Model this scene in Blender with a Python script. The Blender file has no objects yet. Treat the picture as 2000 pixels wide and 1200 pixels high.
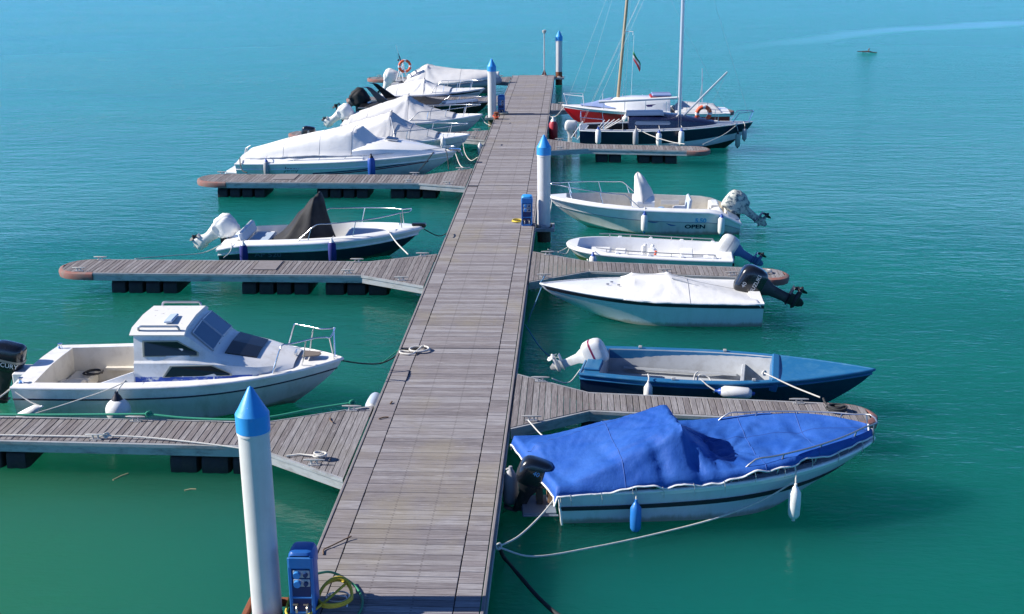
import bpy, math, random
import numpy as np
from mathutils import Vector, Matrix, noise
random.seed(7)
R = math.radians
PI = math.pi
scene = bpy.context.scene
col = scene.collection

# ---------------------------------------------------------------- camera
cam = bpy.data.cameras.new('camera')
cam.sensor_width = 36.0
cam.lens = 42.8
cam.clip_start = 0.1
cam.clip_end = 6000
camo = bpy.data.objects.new('camera', cam)
col.objects.link(camo)
camo.matrix_world = Matrix(((0.998791, -0.006973, 0.048663, 0.000000), (0.048529, 0.297992, -0.953334, 0.000000), (-0.007854, 0.954543, 0.297970, 8.630000), (0.000000, 0.000000, 0.000000, 1.000000)))
scene.camera = camo

# ---------------------------------------------------------------- sky, sun, exposure
SUN_EL, SUN_AZ = 32.0, 2.0        # the sun stands off to the left, a little behind the viewer
world = bpy.data.worlds.new('World')
scene.world = world
world.use_nodes = True
wn = world.node_tree
wn.nodes.clear()
sky = wn.nodes.new('ShaderNodeTexSky')
sky.sky_type = 'NISHITA'
sky.sun_disc = False
sky.sun_elevation = R(SUN_EL)
sky.sun_rotation = R(270 - SUN_AZ)
sky.air_density = 1.0
sky.dust_density = 0.0
sky.ozone_density = 8.0
sky.altitude = 8000
bg = wn.nodes.new('ShaderNodeBackground')
bg.inputs['Strength'].default_value = 0.15
wo = wn.nodes.new('ShaderNodeOutputWorld')
wn.links.new(sky.outputs[0], bg.inputs[0])
wn.links.new(bg.outputs[0], wo.inputs[0])
sl = bpy.data.lights.new('sun', 'SUN')
sl.energy = 5.0
sl.angle = R(0.5)
sl.color = (1.0, 0.95, 0.87)
so = bpy.data.objects.new('sun', sl)
col.objects.link(so)
so.location = (-40, -6, 30)
so.rotation_euler = Vector((math.cos(R(SUN_AZ)) * math.cos(R(SUN_EL)), math.sin(R(SUN_AZ)) * math.cos(R(SUN_EL)), -math.sin(R(SUN_EL)))).to_track_quat('-Z', 'Y').to_euler()
vs = scene.view_settings
vs.view_transform = 'Standard'
vs.look = 'None'
vs.exposure = 0.68
vs.gamma = 1.0
vs.use_curve_mapping = False
scene.cycles.use_denoising = True
scene.cycles.max_bounces = 6
scene.cycles.transparent_max_bounces = 6
scene.cycles.caustics_reflective = False
scene.cycles.caustics_refractive = False

# ---------------------------------------------------------------- materials
MATS = {}
def newmat(name):
    m = bpy.data.materials.new(name)
    m.use_nodes = True
    nt = m.node_tree
    return m, nt, nt.nodes['Principled BSDF']
def N(nt, typ, **kw):
    n = nt.nodes.new(typ)
    for k, v in kw.items():
        if k in n.inputs.keys(): n.inputs[k].default_value = v
        else: setattr(n, k, v)
    return n
def ramp(nt, fac, stops):
    r = nt.nodes.new('ShaderNodeValToRGB')
    e = r.color_ramp.elements
    while len(e) < len(stops): e.new(0.5)
    for i, (p, c) in enumerate(stops):
        e[i].position = p
        e[i].color = (c[0], c[1], c[2], 1) if not isinstance(c, (int, float)) else (c, c, c, 1)
    nt.links.new(fac, r.inputs[0])
    return r.outputs[0]
def mix(nt, fac, a, b, mode='MIX'):
    m = nt.nodes.new('ShaderNodeMix')
    m.data_type = 'RGBA'
    m.blend_type = mode
    for sock, v in ((0, fac), (6, a), (7, b)):
        if hasattr(v, 'is_linked') or hasattr(v, 'links'): nt.links.new(v, m.inputs[sock])
        elif isinstance(v, (int, float)): m.inputs[sock].default_value = v
        else: m.inputs[sock].default_value = (v[0], v[1], v[2], 1)
    return m.outputs[2]
def coords(nt, scale=(1, 1, 1), obj=False):
    if obj:
        o = nt.nodes.new('ShaderNodeTexCoord').outputs['Object']
    else:
        o = nt.nodes.new('ShaderNodeNewGeometry').outputs['Position']
    mp = nt.nodes.new('ShaderNodeMapping')
    mp.inputs['Scale'].default_value = scale
    nt.links.new(o, mp.inputs[0])
    return mp.outputs[0]
def noi(nt, vec, scale, detail=4, rough=0.6):
    n = nt.nodes.new('ShaderNodeTexNoise')
    n.inputs['Scale'].default_value = scale
    n.inputs['Detail'].default_value = detail
    n.inputs['Roughness'].default_value = rough
    nt.links.new(vec, n.inputs['Vector'])
    return n.outputs[0]
def bump(nt, bsdf, h, strength, dist=0.02):
    b = nt.nodes.new('ShaderNodeBump')
    b.inputs['Strength'].default_value = strength
    b.inputs['Distance'].default_value = dist
    nt.links.new(h, b.inputs['Height'])
    nt.links.new(b.outputs[0], bsdf.inputs['Normal'])
def mat(name, c, rough=0.5, metal=0.0, dirt=0.0, dirtc=(0.16, 0.13, 0.09), dscale=3.0, bumps=0.0, bscale=40.0, coat=0.0, stretch=(1, 1, 1), spec=0.5, lo=0.48, hi=0.75):
    """plain surface with grime patches (dirt) and fine relief (bumps)"""
    if name in MATS: return MATS[name]
    m, nt, b = newmat(name)
    b.inputs['Base Color'].default_value = (c[0], c[1], c[2], 1)
    b.inputs['Roughness'].default_value = rough
    b.inputs['Metallic'].default_value = metal
    b.inputs['Coat Weight'].default_value = coat
    b.inputs['Specular IOR Level'].default_value = spec
    if dirt:
        v = coords(nt, stretch)
        f = noi(nt, v, dscale, 6, 0.7)
        f2 = ramp(nt, f, [(lo, 0.0), (hi, dirt)])
        nt.links.new(mix(nt, f2, c, dirtc), b.inputs['Base Color'])
        rr = ramp(nt, f, [(0.3, rough * 0.8), (0.8, min(1, rough * 1.5))])
        nt.links.new(rr, b.inputs['Roughness'])
    if bumps:
        bump(nt, b, noi(nt, coords(nt), bscale, 4), bumps, 0.01)
    MATS[name] = m
    return m
def hullmat(name, c, rough=.35, dirt=.4, dirtc=(.45, .44, .38), coat=.3, scum=(.22, .20, .10)):
    """gelcoat with streaks running down and a scum line at the water"""
    m, nt, b = newmat(name)
    L = nt.links
    f = noi(nt, coords(nt, (5, 5, .8)), 1.0, 6, .7)
    c1 = mix(nt, ramp(nt, f, [(.48, 0.0), (.75, dirt)]), c, dirtc)
    f2 = noi(nt, coords(nt, (1, 1, 2)), 1.4, 5, .6)
    c1 = mix(nt, ramp(nt, f2, [(.5, 0.0), (.8, dirt * .8)]), c1, tuple(x * .72 for x in c))
    scr = noi(nt, coords(nt, (3, 3, 40)), 1.0, 3, .5)
    c1 = mix(nt, ramp(nt, scr, [(.70, 0.0), (.74, .35)]), c1, tuple(x * .55 for x in c))
    sp_ = nt.nodes.new('ShaderNodeSeparateXYZ'); L.new(nt.nodes.new('ShaderNodeNewGeometry').outputs['Position'], sp_.inputs[0])
    ad = N(nt, 'ShaderNodeMath', operation='MULTIPLY_ADD'); L.new(f, ad.inputs[0]); ad.inputs[1].default_value = -.16; L.new(sp_.outputs[2], ad.inputs[2])
    sm = N(nt, 'ShaderNodeMapRange', interpolation_type='SMOOTHSTEP'); L.new(ad.outputs[0], sm.inputs[0])
    sm.inputs[1].default_value = .05; sm.inputs[2].default_value = -.05; sm.inputs[3].default_value = 0.0; sm.inputs[4].default_value = .7
    L.new(mix(nt, sm.outputs[0], c1, scum), b.inputs['Base Color'])
    b.inputs['Roughness'].default_value = rough; b.inputs['Coat Weight'].default_value = coat
    MATS[name] = m
    return m
def wood(name, axis, base, dark, pale, tan):
    """weathered decking: every plank its own tone, grain along its length, pale scuffs, patches of algae"""
    m, nt, b = newmat(name)
    L = nt.links
    st = (1.2, 26, 8) if axis == 'x' else (26, 1.2, 8)
    info = nt.nodes.new('ShaderNodeObjectInfo')
    v0 = coords(nt, st)
    off = nt.nodes.new('ShaderNodeVectorMath'); off.operation = 'ADD'
    cx = nt.nodes.new('ShaderNodeCombineXYZ')
    mm = N(nt, 'ShaderNodeMath', operation='MULTIPLY'); mm.inputs[1].default_value = 60
    L.new(info.outputs['Random'], mm.inputs[0])
    for k in range(3): L.new(mm.outputs[0], cx.inputs[k])
    L.new(v0, off.inputs[0]); L.new(cx.outputs[0], off.inputs[1])
    g = noi(nt, off.outputs[0], 2.2, 8, 0.72)
    c = ramp(nt, g, [(0.28, dark), (0.5, base), (0.72, pale)])
    tone = ramp(nt, info.outputs['Random'], [(0.0, 0.72), (0.5, 0.97), (1.0, 1.2)])
    c = mix(nt, 1.0, c, tone, 'MULTIPLY')
    hue = ramp(nt, info.outputs['Random'], [(0.0, (1, 0.97, 0.99)), (0.37, (1.0, 0.955, 0.96)), (0.6, (1, 1, 1)), (1.0, (0.96, 0.98, 1.0))])
    c = mix(nt, 0.8, c, hue, 'MULTIPLY')
    big = noi(nt, coords(nt, (0.55, 0.4, 1)), 1.0, 4, 0.6)
    c = mix(nt, ramp(nt, big, [(0.53, 0.0), (0.68, 0.55)]), c, tan)
    sc = noi(nt, coords(nt, (1.3, 9, 4) if axis == 'x' else (9, 1.3, 4)), 1.7, 7, 0.75)
    c = mix(nt, ramp(nt, sc, [(0.58, 0.0), (0.74, 0.6)]), c, (0.50, 0.47, 0.47))
    sp = noi(nt, coords(nt), 5.0, 5, 0.7)
    c = mix(nt, ramp(nt, sp, [(0.66, 0.0), (0.76, 0.55)]), c, (0.06, 0.05, 0.05))
    if axis == 'x':           # rows of sunk screws, two to a board
        so_ = nt.nodes.new('ShaderNodeSeparateXYZ'); L.new(nt.nodes.new('ShaderNodeTexCoord').outputs['Object'], so_.inputs[0])
        ms = []
        for k, (pos, half) in enumerate(((.29, .013), (.036, .013))):
            a1 = N(nt, 'ShaderNodeMath', operation='ABSOLUTE'); L.new(so_.outputs[k], a1.inputs[0])
            a2 = N(nt, 'ShaderNodeMath', operation='SUBTRACT'); L.new(a1.outputs[0], a2.inputs[0]); a2.inputs[1].default_value = pos
            a3 = N(nt, 'ShaderNodeMath', operation='ABSOLUTE'); L.new(a2.outputs[0], a3.inputs[0])
            a4 = N(nt, 'ShaderNodeMath', operation='LESS_THAN'); L.new(a3.outputs[0], a4.inputs[0]); a4.inputs[1].default_value = half
            ms.append(a4.outputs[0])
        mu = N(nt, 'ShaderNodeMath', operation='MULTIPLY'); L.new(ms[0], mu.inputs[0]); L.new(ms[1], mu.inputs[1])
        mu2 = N(nt, 'ShaderNodeMath', operation='MULTIPLY'); L.new(mu.outputs[0], mu2.inputs[0]); mu2.inputs[1].default_value = .5
        c = mix(nt, mu2.outputs[0], c, (.07, .06, .06))
    L.new(c, b.inputs['Base Color'])
    b.inputs['Roughness'].default_value = 0.85
    b.inputs['Specular IOR Level'].default_value = 0.25
    # anti-slip grooves along the board
    wv = nt.nodes.new('ShaderNodeTexWave')
    wv.bands_direction = 'Y' if axis == 'x' else 'X'
    wv.inputs['Scale'].default_value = 22.0
    wv.inputs['Distortion'].default_value = 0.6
    L.new(coords(nt), wv.inputs['Vector'])
    hh = mix(nt, 0.55, wv.outputs[0], g)
    bump(nt, b, hh, 0.5, 0.006)
    MATS[name] = m
    return m
def cloth(name, c, c2, rough=0.8, bscale=12.0, bst=0.22, cs=2.3, lo=0.35, hi=0.7):
    m, nt, b = newmat(name)
    v = coords(nt)
    f = noi(nt, v, cs, 6, 0.65)
    f2 = noi(nt, coords(nt, (1, 1, 2.5)), 9.0, 5, 0.7)
    cc = mix(nt, ramp(nt, f, [(lo, 0.0), (hi, 1.0)]), c, c2)
    cc = mix(nt, ramp(nt, f2, [(0.55, 0.0), (0.8, 0.25)]), cc, tuple(x * 0.55 for x in c))
    nt.links.new(cc, b.inputs['Base Color'])
    b.inputs['Roughness'].default_value = rough
    b.inputs['Specular IOR Level'].default_value = 0.3
    h1 = noi(nt, v, bscale * 0.35, 5, 0.6)
    h2 = noi(nt, v, bscale * 6, 2, 0.5)
    bump(nt, b, mix(nt, 0.12, h1, h2), bst, 0.05)
    MATS[name] = m
    return m
WOODC = dict(base=(0.250, 0.232, 0.236), dark=(0.135, 0.118, 0.121), pale=(0.40, 0.385, 0.39), tan=(0.27, 0.235, 0.175))
wood_x = wood('deck_board_wood', 'x', **WOODC)
wood_y = wood('finger_board_wood', 'y', (0.215, 0.198, 0.198), (0.095, 0.085, 0.084), (0.35, 0.335, 0.33), (0.20, 0.18, 0.15))
M_alu = mat('dull_aluminium', (0.44, 0.45, 0.46), 0.5, 0.3, 0.85, (0.15, 0.145, 0.13), 2.5, 0.2, 30, stretch=(1, 1, 3))
M_frame = mat('weathered_wood_edge', (0.22, 0.20, 0.20), 0.85, 0, 0.6, (0.10, 0.09, 0.085), 4)
M_float = mat('black_float_plastic', (0.012, 0.013, 0.014), 0.6, 0, 0.9, (0.05, 0.045, 0.035), 5, 0.4, 30)
M_bumper = mat('red_rubber_bumper', (0.27, 0.11, 0.09), 0.8, 0, 0.9, (0.22, 0.17, 0.15), 4, lo=.42, hi=.62)
M_galv = mat('galvanised_cleat', (0.56, 0.55, 0.52), 0.5, 0.55, 0.7, (0.28, 0.22, 0.17), 9)
def worn(name, c, streak, spot, rough, metal=0.0, sl=0.5, st=0.6):
    m, nt, b = newmat(name)
    f1 = noi(nt, coords(nt, (9, 9, .45)), 1.0, 6, .65)
    f2 = noi(nt, coords(nt, (2.2, 2.2, 1.4)), 2.0, 6, .7)
    f3 = noi(nt, coords(nt, (14, 14, 5)), 1.3, 4, .6)
    c1 = mix(nt, ramp(nt, f1, [(.42, 0.0), (.72, st)]), c, streak)
    c1 = mix(nt, ramp(nt, f2, [(.35, .25), (.65, 0.0)]), c1, tuple(x * .6 for x in c))
    c1 = mix(nt, ramp(nt, f3, [(sl + .20, 0.0), (sl + .26, .8)]), c1, spot)
    nt.links.new(c1, b.inputs['Base Color'])
    b.inputs['Roughness'].default_value = rough; b.inputs['Metallic'].default_value = metal
    bump(nt, b, noi(nt, coords(nt), 40, 4), .12, .01)
    MATS[name] = m
    return m
M_pile = worn('galvanised_pile', (0.65, 0.65, 0.64), (0.54, 0.52, 0.48), (0.36, 0.25, 0.18), .5, .05, .5, .5)
M_pilelow = mat('fouled_pile_foot', (0.10, 0.085, 0.05), 0.9, 0, 0.8, (0.03, 0.035, 0.02), 6, 0.6, 20)
M_capblue = worn('bright_blue_cap', (0.03, 0.31, 0.74), (0.06, 0.36, 0.72), (0.62, 0.64, 0.62), .45, 0, .50, .45)
M_pedblue = mat('pedestal_blue_plastic', (0.012, 0.10, 0.36), 0.4, 0, 0.4, (0.02, 0.13, 0.38), 6)
M_pedlight = mat('pedestal_face_blue', (0.025, 0.17, 0.46), 0.42, 0, 0.4, (0.05, 0.19, 0.42), 6)
M_peddark = mat('pedestal_recess_navy', (0.008, 0.03, 0.12), 0.5)
M_sock = mat('socket_flap_blue', (0.05, 0.25, 0.6), 0.35)
M_sockw = mat('socket_plate_grey', (0.5, 0.52, 0.53), 0.45)
M_brass = mat('tap_metal', (0.62, 0.56, 0.44), 0.3, 0.9)
M_gel = mat('white_gelcoat', (0.83, 0.83, 0.82), 0.32, 0, 0.4, (0.52, 0.50, 0.44), 2.2, coat=0.3)
M_gelold = mat('aged_white_gelcoat', (0.80, 0.79, 0.77), 0.42, 0, 0.6, (0.45, 0.42, 0.36), 2.8, coat=0.15)
M_hullold = hullmat('stained_white_hull', (.66, .68, .66), .42, .6, (.42, .42, .34), .1)
M_hullw = hullmat('white_hull', (.76, .76, .75))
M_cream = mat('cream_liner', (0.70, 0.66, 0.58), 0.5, 0, 0.6, (0.45, 0.40, 0.33), 3)
M_floorold = mat('dirty_cockpit_sole', (0.56, 0.52, 0.47), 0.65, 0, 1.0, (0.20, 0.17, 0.15), 2.6)
M_grey = mat('pale_grey_liner', (0.42, 0.44, 0.46), 0.6, 0, 0.8, (0.27, 0.27, 0.27), 3)
M_navy = mat('navy_paint', (0.008, 0.012, 0.045), 0.25, 0, 0.4, (0.02, 0.025, 0.06), 3, coat=0.4)
M_navyhull = hullmat('navy_hull', (.008, .012, .045), .28, .5, (.03, .035, .07), .4, (.10, .10, .06))
M_black = mat('black_gelcoat', (0.008, 0.009, 0.012), 0.3, 0, 0.4, (0.03, 0.03, 0.035), 5, coat=0.2)
M_rub = mat('dark_rub_rail', (0.018, 0.018, 0.03), 0.5, 0, 0.5, (0.06, 0.055, 0.06), 8)
M_whitetrim = mat('white_trim', (0.76, 0.76, 0.75), 0.4, 0, 0.5, (0.5, 0.48, 0.44), 10)
M_blueboat = mat('blue_painted_boat', (0.013, 0.125, 0.28), 0.42, 0, 0.8, (0.05, 0.19, 0.33), 3.5, coat=0.15)
M_bluehull = hullmat('deep_blue_hull', (.006, .022, .075), .4, .6, (.02, .045, .10), .1, (.08, .09, .06))
M_bluestripe = mat('worn_blue_stripe', (0.015, 0.07, 0.38), 0.5, 0, 1.0, (0.52, 0.56, 0.6), 6, stretch=(0.6, 1, 1), lo=0.5, hi=0.58)
M_seam = mat('grey_seam_tape', (.30, .30, .31), .8)
M_stay = mat('wire_stay', (.30, .31, .32), .5, .4)
M_shade = mat('pale_blue_shade_tint', (0.42, 0.52, 0.66), 0.55, 0, 0.5, (0.5, 0.56, 0.64), 3)  # bluish look of shade put into the colour of roof vent and transom plate
M_red = hullmat('red_hull', (.52, .012, .02), .3, .5, (.34, .03, .03), .3)
M_glass = mat('dark_boat_glass', (0.010, 0.018, 0.022), 0.08, 0, 0, spec=0.4)
M_smoke = mat('smoked_acrylic', (0.010, 0.012, 0.016), 0.12)
M_steel = mat('polished_steel', (0.72, 0.73, 0.74), 0.18, 1.0)
M_dsteel = mat('dull_steel_rail', (0.42, 0.43, 0.45), 0.35, 0.8, 0.4, (0.3, 0.25, 0.2), 9)
M_motor = mat('black_engine_cowl', (0.008, 0.010, 0.014), 0.22, 0, 0.3, (0.03, 0.03, 0.03), 6, coat=0.5)
M_motorleg = mat('black_engine_leg', (0.012, 0.014, 0.018), 0.4, 0, 0.5, (0.04, 0.04, 0.045), 9)
M_wmotor = mat('white_engine_cowl', (0.70, 0.70, 0.67), 0.4, 0, 0.7, (0.44, 0.42, 0.36), 6)
M_bluegrey = mat('blue_grey_engine', (0.07, 0.15, 0.34), 0.45, 0, 0.6, (0.18, 0.24, 0.36), 6)
M_greymotor = mat('silver_grey_cowl', (0.33, 0.36, 0.40), 0.4, 0, 0.5, (0.2, 0.2, 0.22), 6)
M_prop = mat('dark_propeller', (0.03, 0.03, 0.032), 0.4, 0.4)
M_alum = mat('mast_aluminium', (0.62, 0.63, 0.64), 0.35, 0.6, 0.3, (0.4, 0.4, 0.4), 4)
M_mastwood = mat('varnished_mast', (0.44, 0.33, 0.18), 0.5, 0, 0.7, (0.28, 0.21, 0.13), 6, coat=0.3)
M_rope = mat('white_rope', (0.62, 0.60, 0.55), 0.9, 0, 0.6, (0.38, 0.35, 0.29), 20, 0.6, 90)
M_roped = mat('dark_rope', (0.03, 0.03, 0.032), 0.9, 0, 0.5, (0.08, 0.075, 0.07), 20, 0.6, 90)
M_ropeg = mat('green_rope', (0.02, 0.27, 0.16), 0.8, 0, 0.5, (0.05, 0.33, 0.24), 20, 0.6, 90)
M_ropeb = mat('blue_rope', (0.08, 0.24, 0.40), 0.85, 0, 0.5, (0.2, 0.3, 0.4), 20)
M_hosey = mat('yellow_hose', (0.62, 0.46, 0.035), 0.5, 0, 0.5, (0.4, 0.31, 0.05), 9)
M_hoseg = mat('green_hose', (0.02, 0.22, 0.10), 0.5, 0, 0.4, (0.04, 0.25, 0.15), 9)
M_fw = mat('white_fender_vinyl', (0.74, 0.74, 0.72), 0.42, 0, 0.6, (0.48, 0.46, 0.40), 9)
M_fb = mat('blue_fender_vinyl', (0.012, 0.07, 0.34), 0.4, 0, 0.4, (0.04, 0.12, 0.36), 9)
M_fnavy = mat('navy_fender_sock', (0.01, 0.018, 0.16), 0.8, 0, 0.5, (0.03, 0.04, 0.2), 12, 0.4, 60)
M_fbrt = mat('bright_blue_fender', (0.02, 0.17, 0.52), 0.4, 0, 0.4, (0.05, 0.2, 0.5), 9)
M_fgrey = mat('grey_fender_vinyl', (0.33, 0.34, 0.36), 0.5, 0, 0.6, (0.2, 0.2, 0.2), 7)
M_fred = mat('red_fender_vinyl', (0.38, 0.015, 0.03), 0.45, 0, 0.5, (0.3, 0.05, 0.05), 7)
M_fblack = mat('black_fender_end', (0.012, 0.012, 0.02), 0.5)
M_orange = mat('orange_lifebuoy', (0.72, 0.10, 0.03), 0.5, 0, 0.4, (0.55, 0.12, 0.06), 7)
M_rust = mat('rusty_steel', (0.24, 0.075, 0.03), 0.9, 0.1, 0.9, (0.10, 0.04, 0.025), 9, 0.7, 40)
M_twig = mat('dry_twig', (0.17, 0.10, 0.055), 0.9)
M_skyblue = mat('pale_blue_letter', (0.10, 0.42, 0.70), 0.4)
M_greenb = mat('green_antifouling', (0.06, 0.17, 0.05), 0.7, 0, 0.7, (0.03, 0.08, 0.03), 4)
M_maroon = mat('maroon_stripe', (0.22, 0.01, 0.06), 0.4)
C_blue = cloth('blue_tarpaulin', (0.010, 0.072, 0.34), (0.035, 0.13, 0.45), 0.62, 16, 0.35, 1.4)
C_white = cloth('white_canvas', (0.74, 0.73, 0.71), (0.80, 0.79, 0.77), 0.85)
C_grey = cloth('pale_grey_canvas', (0.60, 0.59, 0.58), (0.67, 0.66, 0.65), 0.85)
C_black = cloth('black_canvas', (0.014, 0.014, 0.016), (0.03, 0.03, 0.033), 0.7)
C_lblue = cloth('light_blue_canvas', (0.20, 0.27, 0.48), (0.25, 0.32, 0.52), 0.85)
C_camo = cloth('mottled_engine_cover', (0.60, 0.60, 0.52), (0.13, 0.17, 0.20), 0.8, 30, 0.5, 9.0, 0.48, 0.56)

# ---------------------------------------------------------------- mesh helpers
class MB:
    """collects shapes for ONE mesh"""
    def __init__(s): s.v, s.f, s.m = [], [], []
    def add(s, vs, fs, mi=0):
        o = len(s.v)
        s.v += [tuple(p) for p in vs]
        s.f += [tuple(i + o for i in f) for f in fs]
        s.m += [mi] * len(fs)
    def box(s, c, d, rz=0.0, ry=0.0, rx=0.0, mi=0, taper=1.0, bev=0.0):
        M = Matrix.Translation(c) @ Matrix.Rotation(rz, 4, 'Z') @ Matrix.Rotation(ry, 4, 'Y') @ Matrix.Rotation(rx, 4, 'X')
        x, y, z = d[0] / 2, d[1] / 2, d[2] / 2
        b = min(bev, x * .9, y * .9, z * .9)
        if b > 0:      # rounded box: a stack of chamfered rings
            rings = []
            for zz, k in ((-z, b), (-z + b, 0), (z - b, 0), (z, b)):
                X, Y = x - k, y - k
                rings.append([(X - b * .6, -Y, zz), (X, -Y + b * .6, zz), (X, Y - b * .6, zz), (X - b * .6, Y, zz), (-X + b * .6, Y, zz), (-X, Y - b * .6, zz), (-X, -Y + b * .6, zz), (-X + b * .6, -Y, zz)])
            s.loft([[M @ Vector(p) for p in r] for r in rings], close=True, caps=True, mi=mi)
            return s
        t = taper
        P = [(-x, -y, -z), (x, -y, -z), (x, y, -z), (-x, y, -z), (-x * t, -y * t, z), (x * t, -y * t, z), (x * t, y * t, z), (-x * t, y * t, z)]
        s.add([M @ Vector(p) for p in P], [(0, 3, 2, 1), (4, 5, 6, 7), (0, 1, 5, 4), (1, 2, 6, 5), (2, 3, 7, 6), (3, 0, 4, 7)], mi)
        return s
    def loft(s, rings, close=True, caps=False, mi=0, wrap=False):
        n = len(rings[0]); vs = [p for r in rings for p in r]; fs = []
        m = len(rings)
        for i in range(m if wrap else m - 1):
            a, b = i * n, ((i + 1) % m) * n
            for j in range(n if close else n - 1):
                k = (j + 1) % n
                fs.append((a + j, a + k, b + k, b + j))
        if caps:
            fs.append(tuple(reversed(range(n)))); fs.append(tuple(range((m - 1) * n, m * n)))
        s.add(vs, fs, mi); return s
    def tube(s, pts, r, n=6, mi=0, closed=False, caps=True):
        P = [Vector(p) for p in pts]; m = len(P); rings = []
        up = Vector((0, 0, 1)); prev = None
        for i in range(m):
            if closed: d = P[(i + 1) % m] - P[i - 1]
            else: d = P[min(i + 1, m - 1)] - P[max(i - 1, 0)]
            if d.length < 1e-9: d = Vector((0, 0, 1))
            d.normalize()
            if prev is None:
                a = up if abs(d.z) < 0.95 else Vector((1, 0, 0))
                u = d.cross(a).normalized()
            else:
                u = (prev - d * prev.dot(d))
                u = u.normalized() if u.length > 1e-6 else d.cross(up).normalized()
            prev = u; w = d.cross(u)
            rr = r[i] if isinstance(r, (list, tuple)) else r
            rings.append([P[i] + (u * math.cos(2 * PI * k / n) + w * math.sin(2 * PI * k / n)) * rr for k in range(n)])
        s.loft(rings, True, caps and not closed, mi, wrap=closed); return s
    def lathe(s, prof, c=(0, 0, 0), axis='z', n=16, mi=0):
        rings = []
        for (r, h) in prof:
            ring = []
            for k in range(n):
                a = 2 * PI * k / n; x, y = r * math.cos(a), r * math.sin(a)
                p = (x, y, h) if axis == 'z' else ((h, x, y) if axis == 'x' else (y, h, x))
                ring.append((p[0] + c[0], p[1] + c[1], p[2] + c[2]))
            rings.append(ring)
        s.loft(rings, True, True, mi); return s
    def poly(s, pts, thick=0.0, nrm=(0, 0, 1), mi=0):
        n = len(pts); k = Vector(nrm).normalized() * thick
        A = [Vector(p) for p in pts]; B = [p + k for p in A]
        fs = [tuple(reversed(range(n))), tuple(range(n, 2 * n))] + [(i, (i + 1) % n, n + (i + 1) % n, n + i) for i in range(n)]
        s.add(A + B, fs, mi); return s
    def mesh(s, name, mats, smooth=False, angle=40):
        me = bpy.data.meshes.new(name)
        me.from_pydata([tuple(p) for p in s.v], [], s.f)
        if not isinstance(mats, (list, tuple)): mats = [mats]
        for m in mats: me.materials.append(m)
        if len(mats) > 1: me.polygons.foreach_set('material_index', s.m)
        if smooth:
            me.polygons.foreach_set('use_smooth', [True] * len(me.polygons))
            me.set_sharp_from_angle(angle=R(angle))
        me.validate(); me.update()
        return me
    def build(s, name, mats, parent=None, smooth=False, angle=40, loc=None):
        return link(name, s.mesh(name, mats, smooth, angle), parent, loc)
def link(name, me, parent=None, loc=None):
    o = bpy.data.objects.new(name, me)
    col.objects.link(o)
    if parent is not None: o.parent = parent
    if loc is not None: o.location = loc
    return o
def tag(o, label, cat, group=None, kind=None):
    if label: o['label'] = label
    if cat: o['category'] = cat
    if group: o['group'] = group
    if kind: o['kind'] = kind
    return o
def thing(name, label, cat, loc=(0, 0, 0), rz=0.0, group=None):
    o = bpy.data.objects.new(name, None)
    o.empty_display_size = 0.2
    col.objects.link(o)
    o.location = loc
    o.rotation_euler = (0, 0, rz)
    return tag(o, label, cat, group)
def smoothpts(pts, k=6, closed=False):
    P = [Vector(p) for p in pts]; n = len(P); out = []
    rng = range(n if closed else n - 1)
    for i in rng:
        p1, p2 = P[i], P[(i + 1) % n]
        p0 = P[i - 1] if (i > 0 or closed) else p1 * 2 - p2
        p3 = P[(i + 2) % n] if (i + 2 < n or closed) else p2 * 2 - p1
        for j in range(k):
            t = j / k
            out.append(0.5 * ((2 * p1) + (p2 - p0) * t + (2 * p0 - 5 * p1 + 4 * p2 - p3) * t * t + (3 * p1 - p0 - 3 * p2 + p3) * t ** 3))
    if not closed: out.append(P[-1])
    return out
def sagline(a, b, sag, n=14):
    a, b = Vector(a), Vector(b)
    return [a.lerp(b, i / n) - Vector((0, 0, sag * 4 * (i / n) * (1 - i / n))) for i in range(n + 1)]
def lerp(a, b, t): return a + (b - a) * t
def clamp(x, a=0.0, b=1.0): return max(a, min(b, x))
def sstep(a, b, x):
    t = clamp((x - a) / (b - a)); return t * t * (3 - 2 * t)

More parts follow.
